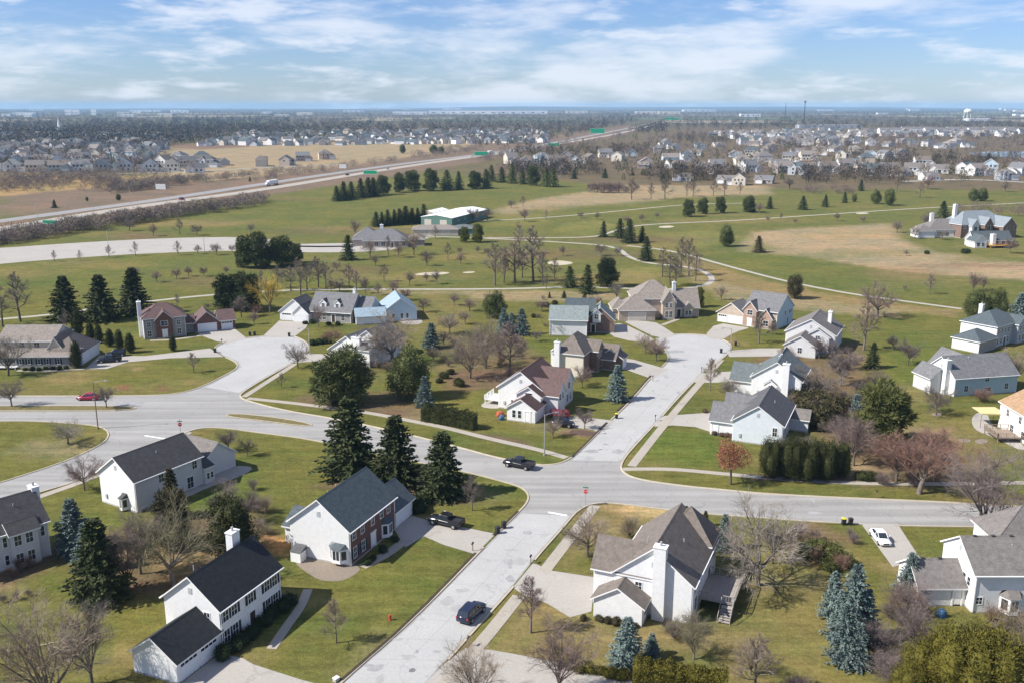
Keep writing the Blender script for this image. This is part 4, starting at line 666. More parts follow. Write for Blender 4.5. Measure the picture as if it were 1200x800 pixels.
def gen_bare(seed, form, h=10.0, dens=1.0, tk=1.0):
    """trunk with limbs / crown of branches and twigs"""
    R = random.Random(seed); T = MB(); C = MB()
    limbs, ang0, ang1, tf, spread = {'round': (12,.25,1.3,.24,.50), 'vase': (9,.2,.62,.16,.62), 'oval': (13,.5,.95,.30,.36), 'shrub': (16,.1,.85,.03,.72), 'wide': (8,.45,1.1,.20,.60)}[form]
    th = h*tf; r0 = h*.016*(1.25 if form == 'wide' else 1)
    def seg(mb, p, d, L_, ra, rb, n, k, wob, up=.06):
        pts = [p]; 
        for i in range(k):
            d = (d+Vector((R.gauss(0,wob), R.gauss(0,wob), R.gauss(0,wob)+up))).normalized(); q = p+d*(L_/k)
            a = ra+(rb-ra)*i/k; b = ra+(rb-ra)*(i+1)/k; mb.tube(p, q, a, b, n); p = q; pts.append(p)
        return pts, d
    tip, d0 = seg(T, Vector((0,0,-.05)), Vector((0,0,1)), th if form != 'oval' else h*.9, r0*1.3, r0 if form != 'oval' else r0*.2, 7, 5, .03, .1)
    top = tip[-1]
    for i in range(limbs):
        az = i*2.4+R.random(); f = (i+.5)/limbs
        if form == 'oval': st = Vector((0,0,h*(.2+.66*f))); L1 = h*spread*(1.15-.75*f)*R.uniform(.8,1.1); a = ang1-(ang1-ang0)*f
        else: st = tip[-1 if i % 2 else -2]; L1 = h*spread*R.uniform(.75,1.05); a = R.uniform(ang0, ang1) if i else ang0*.3; L1 *= 1.12-.35*(a/1.2)
        d = rot_about(Vector((0,0,1)), a, az); k1 = 5; ps, _ = seg(T, st, d, L1, r0*.55, r0*.12, 5, k1, .13, .05)
        for j in range(int(7*dens)):
            g = .14+.86*(j+R.random())/7; g = min(g, .99); ii = int(g*k1); p = ps[ii]+(ps[ii+1]-ps[ii])*(g*k1-ii); dd = (ps[ii+1]-ps[ii]).normalized()
            L2 = L1*R.uniform(.32,.55)*(1.15-.5*g); d2 = rot_about(dd, R.uniform(.45,.95), R.uniform(0,6.28)); q2, _ = seg(C, p, d2, L2, r0*.22*tk, r0*.09*tk, 3, 3, .16, .07)
            for k in range(int(7*dens)):
                g2 = .12+.88*(k+R.random())/7; g2 = min(g2, .99); i2 = int(g2*3); p2 = q2[i2]+(q2[i2+1]-q2[i2])*(g2*3-i2); e = (q2[i2+1]-q2[i2]).normalized()
                L3 = L2*R.uniform(.35,.62); d3 = rot_about(e, R.uniform(.4,.9), R.uniform(0,6.28)); q3, _ = seg(C, p2, d3, L3, r0*.095*tk, r0*.055*tk, 3, 2, .18, .08)
                for m in range(int(8*dens)):
                    g3 = .2+.8*R.random(); i3 = min(1, int(g3*2)); p3 = q3[i3]+(q3[i3+1]-q3[i3])*(g3*2-i3); e3 = (q3[i3+1]-q3[i3]).normalized()
                    d4 = rot_about(e3, R.uniform(.35,.85), R.uniform(0,6.28)); C.tube(p3, p3+d4*L3*R.uniform(.45,.95), r0*.054*tk, r0*.03*tk, 3)
    return T, C
def leaf(mb, p, d, s, w, R):
    a = d.cross(Vector((R.gauss(0,1), R.gauss(0,1), R.gauss(0,1)))).normalized()
    mb.face([p, p+d*s*.5+a*w, p+d*s, p+d*s*.5-a*w])
def gen_spruce(seed, h=10.0, rb=.365, n=300, full=1.0):
    R = random.Random(seed); T = MB(); C = MB(); T.tube((0,0,-.05), (0,0,h*.5), h*.02, h*.012, 7); T.tube((0,0,h*.5), (0,0,h*.98), h*.012, h*.002, 5)
    for i in range(n):
        if R.random() < .12: continue
        f = (i+R.random())/n; z = h*(.02+.96*f**1.1); lob = 1+.16*math.sin(2*i*2.39996+seed)*math.sin(f*9+seed); L1 = lob*h*rb*((1-z/h)**.78)*R.choice((R.uniform(.62,.85), R.uniform(.85,1.1)))+h*.014; az = i*2.39996+R.uniform(-.4,.4)
        d = Vector((math.cos(az), math.sin(az), R.uniform(-.25,.0)+.38*f)); s = Vector((-math.sin(az), math.cos(az), 0)); k = max(4, int(L1/h*44*full))
        for j in range(k):
            g = .2+.8*(j+R.random())/k; p = Vector((0,0,z))+d*(L1*g)+Vector((0,0,-.12*L1*g*g+(.05*L1 if g > .8 else 0)))
            for sd in (-1, 1):
                dd = (d*R.uniform(.5,1)+s*sd*R.uniform(.1,.95)+Vector((0,0,R.uniform(-.5,.2)))).normalized()
                leaf(C, p, dd, h*.052*R.uniform(.7,1.3)*(1.15-.35*g), h*.0135, R)
        C.tube(Vector((0,0,z)), Vector((0,0,z))+d*L1*.9, h*.003, h*.001, 3)
    for q in range(5):
        z0, z1 = h*(.05+.17*q), h*(.05+.17*(q+1)+.04); C.tube((0,0,z0), (0,0,z1), h*rb*.5*(1-z0/h)**.9, h*rb*.36*max(.02,(1-z1/h)), 9)
    return T, C
def gen_clump(seed, blobs, n, size, w, h, trunk=True, core=.78, up=.0):
    """blobs: (x,y,z,rx,rz) in units of height; leaf faces through the outer shell of each blob"""
    R = random.Random(seed); T = MB(); C = MB()
    if trunk:
        T.tube((0,0,-.05), (0,0,h*.4), h*.028, h*.018, 6)
        for b in blobs: T.tube((0,0,h*max(.08, b[2]*.55)), (b[0]*h, b[1]*h, b[2]*h), h*.013, h*.004, 4)
    else: T.tube((0,0,-.05), (0,0,h*.3), h*.02, h*.01, 5)
    tot = sum(b[3]**2 for b in blobs)
    for b in blobs:
        c = Vector(b[:3])*h; k = int(n*b[3]**2/tot); ph = [R.uniform(0,6.28) for _ in range(6)]
        for i in range(k):
            u = R.uniform(-1,1); t = R.uniform(0,6.283); q = math.sqrt(1-u*u); nrm = Vector((q*math.cos(t), q*math.sin(t), u))
            lump = 1+.13*math.sin(4*t+ph[0]+3*u)+.10*math.sin(7*u+ph[1]+2*t)+.07*math.sin(11*t+ph[2])
            rr = R.uniform(.66,1.10)*lump; p = c+Vector((nrm.x*b[3]*h*rr, nrm.y*b[3]*h*rr, nrm.z*b[4]*h*rr))
            if p.z < .02*h: p.z = R.uniform(.01,.06)*h
            d = (nrm*.8+Vector((R.gauss(0,.5), R.gauss(0,.5), R.gauss(0,.5)+up))).normalized(); leaf(C, p, d, size*R.uniform(.6,1.3), w*R.uniform(.7,1.2), R)
        if core:
            m_ = 8; rings = []
            for a in range(5):
                v = -1+2*(a+.5)/5; q = math.sqrt(1-v*v)*core; rings.append([c+Vector((q*b[3]*h*math.cos(6.283*e/m_), q*b[3]*h*math.sin(6.283*e/m_), max(-b[2]*h/(b[4]*h)*.98 if b[4] else 0, v*core)*b[4]*h)) for e in range(m_)])
            for a in range(4):
                for e in range(m_): C.face([rings[a][e], rings[a][(e+1)%m_], rings[a+1][(e+1)%m_], rings[a+1][e]])
            C.face(rings[0][::-1]); C.face(rings[4])
    return T, C
PROTO = {}
def proto(kind, TC, tm, cm, h=10.0, smooth=False):
    t = TC[0].mesh('trunk', tm); c = TC[1].mesh('crown', cm)
    if kind.startswith('bare'): t.polygons.foreach_set('use_smooth', [True]*len(t.polygons))
    PROTO.setdefault(kind, []).append((t, c, h))
for i, f in enumerate(('round','vase','round','wide','oval')): proto('bare_'+f, gen_bare(20+i, f, dens=1.0), 'bark', 'twig_grey')
proto('bare_oval', gen_bare(31, 'oval'), 'bark', 'twig_grey'); proto('bare_vase', gen_bare(32, 'vase'), 'bark', 'twig_grey'); proto('bare_wide', gen_bare(35, 'wide', dens=1.15), 'bark', 'twig_grey')
for i, f in enumerate(('round','vase','wide','oval','round','oval','shrub')): proto('bare_'+f+'_far', gen_bare(50+i, f, dens=.85, tk=1.35), 'bark', 'twig_grey')
proto('bare_shrub', gen_bare(33, 'shrub', dens=.9), 'bark', 'twig_grey'); proto('bare_shrub', gen_bare(34, 'shrub', dens=.9), 'bark', 'twig_grey')
for s in (1, 2, 3): proto('spruce', gen_spruce(s), 'bark', 'leaf_spruce')
for s in (4, 5): proto('cone', gen_spruce(s, rb=.44, n=210, full=.8), 'bark', 'leaf_spruce')
def pine_blobs(seed, n=22, lo=.14):
    R = random.Random(seed); o = []
    for i in range(n):
        z = lo+(.95-lo)*(i+.5)/n; r = .30*math.sin(math.pi*(.16+.84*(1-(z-lo)/(1.02-lo))*.6)); a = i*2.4+R.random(); q = r*R.uniform(.45,1.0)
        o.append((q*math.cos(a), q*math.sin(a), z-.04, R.uniform(.075,.15), R.uniform(.05,.10)))
    return o
for s in (5, 6): proto('pine', gen_clump(s, pine_blobs(s), 8500, .95, .075, 10, True, .55, .45), 'bark', 'leaf_pine')
proto('round_evergreen', gen_clump(8, [(0,0,.36,.33,.34),(.1,.06,.62,.24,.26),(-.09,-.05,.70,.18,.24),(.16,-.12,.35,.22,.25),(-.18,.1,.42,.2,.26)], 9500, .46, .085, 10, False, .76, .3), 'bark', 'leaf_pine')
proto('arborvitae', gen_clump(9, [(0,0,.30,.145,.30),(0,.01,.55,.13,.30),(.01,0,.75,.085,.24)], 4200, .42, .075, 10, False, .8, .9), 'bark', 'leaf_arbor')
proto('wide_arborvitae', gen_clump(10, [(0,0,.30,.22,.31),(.10,.04,.5,.13,.36),(-.10,-.05,.56,.12,.38),(.02,-.13,.46,.13,.34),(-.04,.12,.5,.13,.36),(.17,-.08,.36,.12,.3),(-.18,.07,.36,.12,.3)], 13000, .34, .055, 10, False, .80, .8), 'bark', 'leaf_arbor')
proto('bush', gen_clump(11, [(0,0,.42,.55,.45),(.3,.2,.38,.4,.36),(-.3,-.1,.4,.42,.4)], 1500, .11, .035, 1, False, .8, .3), 'bark', 'leaf_green', 1.0)
proto('leafy_tree', gen_clump(12, [(0,0,.62,.27,.27),(.16,.1,.55,.2,.18),(-.17,.02,.58,.2,.2),(.02,-.18,.6,.2,.2),(0,.1,.8,.16,.16)], 3800, .32, .10, 10, True, 0, .1), 'bark', 'leaf_rustleaf')
NAMES = {'bare_round': 'bare_tree', 'bare_vase': 'bare_tree', 'bare_wide': 'bare_tree', 'bare_oval': 'bare_tree', 'bare_shrub': 'bare_shrub', 'spruce': 'spruce_tree', 'cone': 'conifer_tree', 'pine': 'pine_tree', 'round_evergreen': 'evergreen_tree', 'arborvitae': 'arborvitae', 'wide_arborvitae': 'arborvitae', 'bush': 'bush', 'leafy_tree': 'leafy_tree'}
WORDS = {'bare_round': 'round-crowned bare tree', 'bare_vase': 'upright bare tree', 'bare_wide': 'wide spreading bare tree', 'bare_oval': 'slender oval bare tree', 'bare_shrub': 'leafless shrub', 'spruce': 'spruce', 'cone': 'conifer', 'pine': 'pine', 'round_evergreen': 'rounded evergreen', 'arborvitae': 'columnar arborvitae', 'wide_arborvitae': 'broad arborvitae', 'bush': 'bush', 'leafy_tree': 'rusty-leaved tree'}
TONE = {'grey': 'grey', 'purple': 'purplish', 'pink': 'pinkish', 'olive': 'olive', 'tan': 'tan', 'russet': 'russet', 'yellow': 'yellow', 'white': 'pale', 'red': 'dark red', 'spruce': 'dark green', 'blue': 'blue-green', 'pine': 'green', 'yew': 'dark', 'gold': 'golden', 'arbor': 'dark green', 'cedar': 'brownish green', 'green': 'mid green', 'magenta': 'magenta', 'rustleaf': 'rust', 'brownleaf': 'brown', 'fresh': 'yellow-green'}
PLACES = []
def place_words(x, y):
    l = sorted(LANDMARKS, key=lambda l: (l[0]-x)**2+(l[1]-y)**2)[:2]; d = [math.hypot(q[0]-x, q[1]-y) for q in l]
    if d[0] < 9: return 'close beside '+l[0][2]
    if d[1] < 48 and y < 300: return 'between '+l[0][2]+' and '+l[1][2] if d[1] < d[0]*1.9 else 'in the yard of '+l[0][2]
    if d[0] < 60: return 'near '+l[0][2]
    if y < 235: return 'by the streets between the houses'
    if y < 330: return 'at the near edge of the golf course'
    if y < 620: return 'on the open golf course'
    return 'by the highway and subdivisions'
TREES = []
def tree(kind, x, y, h, tone=None, wide=1.0, where=None):
    if kind == 'spruce': wide = min(wide, 1.3)
    if y > 300: h *= RNG.uniform(.86,1.12); wide *= RNG.uniform(.82,1.15)
    pl = PROTO[kind+'_far' if kind.startswith('bare') and y > 225 else kind]; t, c, ph = pl[RNG.integers(len(pl))]; s = h/ph
    root = empty(NAMES[kind], (x, y, 0), RNG.uniform(0, 6.28)); root.scale = (s*wide*RNG.uniform(.94,1.06), s*wide, s); root.rotation_euler[0] = RNG.uniform(-.025,.025); root.rotation_euler[1] = RNG.uniform(-.025,.025)
    for nm, me in (('trunk', t), ('crown', c)):
        o = bpy.data.objects.new(nm, me); link(o, root)
        if nm == 'crown' and tone:
            o.material_slots[0].link = 'OBJECT'; o.material_slots[0].material = MATS[('twig_' if kind.startswith('bare') else 'leaf_')+tone]
    tn = TONE[tone] if tone else ('grey' if kind.startswith('bare') else {'spruce':'dark green','cone':'dark green','pine':'green','arborvitae':'dark green','wide_arborvitae':'dark green'}.get(kind, 'green'))
    if kind == 'leafy_tree': tn = ''
    sz = ('tall ' if h > 11 else 'small ' if h < 5 else 'mid-sized ') if kind not in ('bush', 'bare_shrub') else ('low ' if h < 1.6 else '')
    lab = (sz+tn+' '+WORDS[kind]+' '+(where or place_words(x, y))).replace('  ', ' ').strip()
    w_ = lab.split()
    if len(w_) > 15 and ' and the ' in lab: lab = lab.split(' and the ')[0].replace('between', 'near')
    tag(root, lab, 'shrub' if kind in ('bush', 'bare_shrub') else 'tree', lab); TREES.append((root, h, sz))
    return root
def T(kind, x, yb, yt, tone=None, wide=1.0, where=None):
    gx, gy = G(x, yb); return tree(kind, gx, gy, height_of(x, yb, yt), tone, wide, where)
# --- evergreens of the lots
for a in [('spruce',410,556,464,None,1.22),('spruce',463,567,486,None,1.28),('spruce',518,580,505,None,1.3),('spruce',78,376,323,None,1.2),('spruce',120,376,321,None,1.2),('spruce',158,368,313,None,1.22),
 ('pine',388,474,420,None,1.25),('pine',408,472,408,None,1.1),('round_evergreen',480,466,402,None,.95),('spruce',498,476,440,'blue'),('spruce',505,408,378,'blue',1.2),
 ('arborvitae',92,394,361,None,1.25),('arborvitae',107,400,377,None,1.3),('arborvitae',117,402,379,None,1.3),('arborvitae',129,406,385,None,1.5),('arborvitae',140,409,386,None,1.4),('arborvitae',153,413,390,None,1.5),('arborvitae',203,411,392,None,1.4),('arborvitae',90,431,399,None,1.3),
 ('spruce',723,469,427,'blue',1.05),('spruce',996,752,660,'blue',.8),('spruce',975,722,668,'blue',.8),('spruce',1014,752,690,'blue',.82),('spruce',1064,698,647,'blue',1.0),('spruce',988,778,706,'blue',.8),('spruce',1004,782,728,'blue',.8),('spruce',982,748,690,'blue',.64),
 ('spruce',733,780,722,'blue',1.1),('spruce',763,768,741,'blue',1.2),('spruce',848,644,602,'blue',.9),('spruce',826,616,598),('spruce',804,612,592),('spruce',88,645,584,'blue',1.15),('spruce',118,702,606,'spruce',1.05),('spruce',104,668,612,'blue',1.0),('round_evergreen',272,652,576,'arbor',.9),('pine',205,640,575,'olive' if 0 else 'cedar',.8),('spruce',203,606,548,'cedar',.8),
 ('wide_arborvitae',903,559,506),('wide_arborvitae',925,561,505),('wide_arborvitae',945,562,508),('wide_arborvitae',966,561,509),('wide_arborvitae',984,558,513),('wide_arborvitae',958,548,512),
 ('pine',1030,522,449,'green',1.15),('spruce',1003,492,461,'blue',1.1),('spruce',1022,431,401),('round_evergreen',1143,374,338,None,.9),('round_evergreen',1166,374,336,None,.85),('spruce',1193,377,343,'blue',1.3),
 ('cone',668,337,308),('cone',688,344,309),('pine',711,336,305,'spruce',.9),('cone',707,278,257,None,.95),('cone',726,279,255),('cone',737,285,259),('cone',752,284,264),('cone',757,306,276),('round_evergreen',851,289,263,None,.9),('cone',889,296,277,'cedar',1.15),('round_evergreen',931,350,323,'cedar',.9),('cone',644,349.5,341),('cone',661,349.5,341.5),('cone',685,351,341.5),
 ('round_evergreen',580,373,340,None,1.05),('spruce',590,392,361,'blue'),('spruce',612,392,361,'blue',1.0),('spruce',599,388,366,'blue',1.1),('cone',408,305,274),('pine',287,314,278),('pine',300,314,274,'pine'),('pine',330,312,274,'pine'),('pine',348,308,282),('pine',318,306,284,'pine'),('pine',268,362,322,'spruce',1.1),('pine',290,364,320,'spruce',1.0),('pine',817,360,337,'fresh',.9),('pine',545,284,265,'fresh',.9),('pine',560,284,261,'fresh',1),('bush',880,442,432,'green',1.3)]: T(*a)
for x in (395,403,412,423,432,438,449,468,482): T('cone' if x < 445 else 'pine', x, 236-(x-395)*.14, 216-(x-395)*.18, 'spruce' if x < 445 else None)
for x in (505,524,538,557,570,576,588,600,612,625,640,648): T('pine' if x % 2 else 'cone', x, 224-(x-505)*.045 if x < 575 else 213+(x-576)*.09, 199-(x-505)*.03 if x < 575 else 192+(x-576)*.09, 'pine')
for x in (441,448,455,462,469,476,483,490,497): T('cone', x, 266-(x-441)*.08, 247-(x-441)*.13)
for x, b, t, k in [(879,249,230,'cone'),(902,245,229,'cone'),(941,246,230,'cone'),(967,243,226,'cone'),(1001,237,226,'round_evergreen'),(1026,239,222,'round_evergreen'),(1042,241,221,'round_evergreen'),(990,238,226,'cone'),(1104,262,236,'cone'),(1140,236,219,'round_evergreen'),(1151,236,218,'round_evergreen'),(1009,224,212,'cone'),(807,254,234,'pine'),(823,251,230,'pine'),(844,250,229,'pine'),(877,249,231,'pine'),(709,209,197,'cone'),(741,206,195,'cone'),(673,210,199,'cone'),(661,204,194,'cone'),(777,215,203,'round_evergreen'),(1147,190,179,'cone'),(1158,190,178,'cone'),(64,244,235,'cone'),(102,236,230,'round_evergreen'),(139,235,227,'round_evergreen'),(293,213,207,'cone'),(472,180,169,'round_evergreen'),(508,180,169,'round_evergreen'),(517,180,170,'round_evergreen')]: T(k, x, b, t, None if x != 777 else 'spruce')
# --- bare trees of the lots
for a in [('bare_wide',204,686,572,'olive'),('bare_vase',165,672,590,'grey'),('bare_vase',150,690,610,'purple'),('bare_vase',60,835,690,'tan',1.1),('bare_vase',108,802,694,'grey',.9),('bare_round',290,612,560,'purple'),('bare_round',265,598,550,'grey'),('bare_round',99,574,522,'pink',1.1),('bare_round',80,520,484,'white',1.5),('bare_round',268,528,494,'purple',1.2),('bare_round',290,534,503,'olive'),
 ('bare_oval',394,753,700,'tan'),('bare_oval',553,598,554,'grey'),('bare_oval',622,741,674,'pink'),('bare_vase',556,826,748,'tan',1.1),('bare_vase',655,812,722,'pink',1.1),('bare_round',689,652,586,'tan',1.2),('bare_shrub',738,628,600,'tan',1.2),('bare_vase',813,772,722,'olive',1.3),('bare_vase',880,790,745,'tan'),('bare_shrub',790,748,716,'grey',1.2),('bare_shrub',812,740,712,'grey',1.1),
 ('bare_wide',887,685,570,'white',1.15),('bare_wide',905,660,600,'grey',.8),('bare_vase',1153,630,516,'purple',1.35),('bare_wide',1077,578,484,'russet',1.25),('bare_round',1050,566,498,'russet',1.3),('bare_round',1095,560,505,'russet',1.2),('bare_shrub',985,668,642,'russet'),('bare_shrub',1060,722,668,'pink',1.2),('bare_shrub',1030,775,722,'purple',1.3),('bare_shrub',1070,760,700,'purple',1.1),('bare_shrub',1045,805,755,'purple',1.3),('bare_shrub',1185,760,700,'tan',1.2),('bare_shrub',1165,735,700,'russet'),('bare_oval',885,812,742,'tan',1.2),('bare_shrub',933,812,785,'pink',1.4),('bare_shrub',935,632,605,'purple',1.2),('bare_shrub',950,655,632,'russet',1.5),
 ('bare_oval',832,457,418,'tan'),('bare_round',756,414,379,'tan'),('bare_round',769,423,386,'pink'),('bare_oval',889,402,364,'grey',1.3),('bare_shrub',855,463,437,'white',1.2),('bare_shrub',868,450,434,'grey'),('bare_round',985,452,393,'purple',1.1),('bare_round',960,470,414,'grey',1.4),('bare_vase',1000,545,480,'pink',1.1),('bare_vase',985,530,480,'purple'),('bare_wide',1028,372,316,'pink',1.2),('bare_oval',1012,410,350,'pink',1.2),('bare_round',1064,428,388,'purple',1.1),('bare_round',1026,456,426,'purple',1.2),('bare_round',1097,486,442,'purple',1.15),('bare_vase',1188,452,404,'tan',1.1),('bare_shrub',1150,470,450,'russet',1.6),('bare_round',960,330 if 0 else 420,385,'purple'),('bare_vase',1170,400,384,'pink',1.2),
 ('bare_round',349,431,392,'grey',1.15),('bare_oval',330,454,436,'tan'),('bare_vase',373,383,350,'pink'),('bare_shrub',388,402,378,'russet',1.2),('bare_shrub',395,425,412,'pink',1.3),('bare_wide',460,425,358,'tan',1.25),('bare_vase',430,415,380,'tan'),('bare_vase',551,443,386,'tan',1.25),('bare_round',527,392,354,'white',1.3),('bare_round',496,366,339,'tan',1.1),('bare_vase',317,366,310,'yellow',1.2),('bare_round',461,347,315,'pink'),('bare_round',428,344,317,'purple'),('bare_oval',409,338,306,'pink',1.2),('bare_oval',373,337,300,'grey',1.3),('bare_oval',341,341,308,'grey',1.3),('bare_oval',352,346,304,'tan',1.2),('bare_round',388,342,316,'tan',1.1),('bare_round',512,333,307,'purple'),
 ('bare_vase',569,431,368,'tan',1.1),('bare_oval',597,438,378,'pink',1.2),('bare_round',540,420,398,'purple',1.2),('bare_round',682,453,421,'pink',1.2),('bare_round',648,512,484,'tan',1.1),('bare_round',685,502,470,'purple'),('bare_round',655,495,474,'purple',1.1),('bare_vase',723,352,325,'white',1.2),('bare_round',655,392,370,'white',1.4),('bare_round',670,392,374,'white',1.2),('bare_round',700,358,342,'pink',1.5),('bare_round',635,365,345,'pink',1.4),('bare_vase',550,365,345,'pink',1.6),
 ('bare_oval',24,377,317,'grey',1.3),('bare_oval',3,383,330,'tan',1.2),('bare_oval',227,436,412,'tan',1.3),('bare_round',125,478,441,'grey',.95),('bare_round',14,476,434,'grey',1.1),('bare_wide',10,440,384,'white',1.0),('bare_round',184,331,313,'pink',1.2),('bare_round',207,327,309,'pink',1.2),('bare_round',221,324,308,'pink',1.1),('bare_round',239,324,306,'purple',1.1),('bare_oval',208,361,344,'grey',1.2),('bare_round',244,363,351,'pink',1.3),('bare_oval',78,385,362,'grey',1.2),('bare_round',283,372,336,'grey'),('bare_round',300,370,350,'russet',1.2),('bare_vase',298,380,360,'pink'),('leafy_tree',856,567,513,'rustleaf')]: T(*a)
# --- golf course
for x, b, t, k, tn in [(580,335,281,'oval','grey'),(603,331,273,'oval','tan'),(625,330,260,'oval','grey'),(636,334,288,'oval','grey'),(608,298,263,'oval','tan'),(704,300,277,'round','tan'),(724,300,279,'round','grey'),(785,335,288,'oval','tan'),(798,318,272,'oval','grey'),(807,323,278,'oval','tan'),(615,260,240,'round','pink'),(599,244,230,'round','grey'),(613,243,228,'oval','grey'),(571,259,236,'round','purple'),(555,260,236,'round','grey'),(434,302,274,'vase','tan'),(455,300,277,'oval','tan'),(467,302,277,'vase','tan'),(485,299,260,'vase','tan'),(416,276,250,'vase','tan'),(539,298,283,'round','pink'),(560,297,284,'round','pink'),(572,300,285,'round','tan'),
 (64,307,294,'oval','pink'),(94,306,291,'oval','pink'),(128,302,285,'oval','pink'),(159,300,283,'oval','pink'),(209,299,280,'oval','tan'),(232,298,284,'round','tan'),(254,299,279,'round','pink'),(211,275,256,'oval','grey'),(231,276,255,'round','grey'),(294,273,257,'round','grey'),(180,277,257,'round','tan'),(152,271,250,'round','grey'),(272,296,280,'round','grey'),
 (740,234,209,'oval','tan'),(763,234,211,'oval','tan'),(779,234,207,'oval','tan'),(805,230,207,'oval','tan'),(812,231,210,'oval','grey'),(836,230,209,'oval','tan'),(849,229,211,'oval','grey'),(867,229,211,'oval','tan'),(700,226,208,'round','pink'),(708,226,207,'round','pink'),(716,226,207,'round','purple'),(725,226,208,'round','pink'),(692,225,210,'round','pink'),(747,223,211,'round','pink'),(1051,273,251,'round','purple'),(1072,280,257,'round','purple'),(1086,270,238,'round','purple'),(1104,281,264,'round','grey'),(1183,297,266,'round','purple'),(1089,345,317,'oval','pink'),(1140,342,316,'vase','pink'),(1152,340,320,'vase','pink'),(1060,341,330,'round','pink'),(1011,261,249,'round','pink'),(981,259,246,'round','tan'),(900,260,250,'round','pink'),(932,262,252,'round','pink'),(915,258,248,'oval','pink'),(890,250,232,'round','pink'),(1051,225,204,'oval','tan'),(1087,222,198,'round','russet'),(1078,232,212,'oval','tan'),(925,222,203,'round','grey'),(1178,225,208,'round','tan'),(1125,218,200,'oval','tan'),
 (640,258,246,'oval','tan'),(680,256,243,'round','pink'),(700,258,246,'round','pink'),(735,262,248,'round','pink'),(752,260,247,'round','pink'),(770,256,246,'round','grey'),(510,280,262,'oval','tan'),(500,330,314,'round','pink'),(120,340,324,'oval','grey'),(330,330,306,'round','grey'),(365,320,300,'round','purple'),(395,318,300,'round','tan'),(300,290,272,'round','pink')]: T('bare_'+k, x, b, t, tn, 1.2)
for x, b, t, k, tn in [(286,342,322,'round','grey'),(262,338,322,'round','tan'),(306,345,318,'oval','grey'),(325,338,312,'oval','grey'),(360,340,310,'oval','grey'),(382,338,306,'oval','tan'),(398,342,320,'round','purple'),(418,340,314,'oval','grey'),(443,346,322,'round','tan'),(475,352,330,'round','pink'),(532,358,338,'round','pink'),(545,380,356,'round','tan'),(520,405,378,'round','purple'),(508,424,400,'round','tan'),(612,420,392,'oval','tan'),(628,400,380,'round','grey'),(585,418,390,'vase','grey'),(560,405,380,'vase','pink'),(640,338,318,'oval','grey'),(590,332,296,'oval','tan'),(612,326,285,'oval','grey'),(650,330,300,'oval','tan'),(770,345,320,'round','tan'),(845,352,330,'vase','tan'),(905,392,372,'round','grey'),(932,398,374,'round','purple'),(975,420,392,'round','purple'),(1000,432,405,'round','tan'),(1046,410,386,'round','purple'),(1010,470,438,'round','grey'),(1045,470,440,'round','purple'),(1110,436,408,'round','tan'),(1062,300,288,'round','purple'),(792,336,300,'oval','grey'),(815,330,296,'oval','tan'),(776,325,290,'oval','tan'),(660,300,282,'round','pink'),(540,310,290,'round','tan'),(525,305,284,'oval','tan'),(590,300,280,'round','grey'),(480,335,312,'round','grey'),(450,330,308,'oval','grey'),(160,322,308,'round','pink'),(265,322,306,'round','pink'),(440,312,292,'vase','tan'),(500,312,290,'vase','grey')]: T('bare_'+k, x, b, t, tn, 1.2)
def cluster(kind, pts, h, tone, j=.25, where=None):
    for x, y in pts: gx, gy = G(x, y); tree(kind, gx, gy, h*random.uniform(1-j, 1+j), tone, 1.0, where)
# underbrush in the beds between the lots
R_u = random.Random(77)
for (a0, a1, b0, b1), n_, tones, hh in (((515,605,398,455),16,('tan','purple','grey'),(1.6,3.4)), ((905,1005,412,540),26,('purple','pink','grey','tan'),(1.8,4.2)), ((1005,1110,515,570),14,('russet','tan','purple'),(1.5,3.2)), ((135,320,570,690),20,('tan','grey','purple','olive'),(1.4,3.4)), ((420,480,385,440),9,('tan','grey'),(2,4)), ((1035,1090,690,800),10,('purple','tan','russet'),(2,3.6)), ((610,700,350,385),8,('pink','tan'),(1.2,2.4)), ((925,1000,605,665),8,('russet','purple'),(1.2,2.4))):
    k_ = 0
    while k_ < n_:
        px, py = R_u.uniform(a0, a1), R_u.uniform(b0, b1); x_, y_ = G(px, py)
        if any(math.hypot(l[0]+3-x_, l[1]+3-y_) < 8.5 for l in LANDMARKS) or inside(ROADS, x_, y_) or any(inside(d_, x_, y_) for d_ in DRIVES.values()): k_ += .2; continue
        tree('bare_shrub', x_, y_, R_u.uniform(*hh), R_u.choice(tones), R_u.uniform(.9,1.3)); k_ += 1
# foundation shrubs and bushes
cluster('bush', [(262,770),(275,762),(282,755),(294,747),(300,742),(309,733),(318,722),(330,716),(338,708)], 1.5, 'yew', .25, 'along the front wall of the black-roofed colonial house')
cluster('bush', [(431,661),(437,656),(449,646),(463,634)], 1.0, 'yew', .25, 'along the brick front of the colonial house'); cluster('bush', [(494,592),(490,600)], 1.8, 'yew', .1, 'by the garage of the brick-fronted colonial house')
cluster('bush', [(702,727),(712,729),(722,731),(732,733),(742,735),(684,726)], .9, 'cedar', .2, 'under the garage gable of the many-gabled house'); cluster('bush', [(667,782),(681,786),(690,786),(703,789),(716,793),(729,795)], 1.2, 'gold', .15, 'in the clipped row by the south driveway')
cluster('bush', [(948,652),(962,648),(975,655),(990,662),(970,668)], 2.6, 'green', .3, 'in the island bed beside the wide bare tree'); cluster('bush', [(1010,562),(1020,562)], 1.6, 'arbor', .1, 'at the end of the arborvitae row')
cluster('bush', [(826,483),(838,509),(846,511),(852,512),(858,513)], .9, 'brownleaf', .2, 'in the front bed of the bluish-white house'); cluster('bush', [(366,404),(374,403),(381,402)], 1.8, 'yew', .15, 'by the walk of the white house with the wide chimney'); cluster('bush', [(358,380),(366,379),(385,381),(396,381)], 1.3, 'yew', .2, 'along the front of the dormered house')
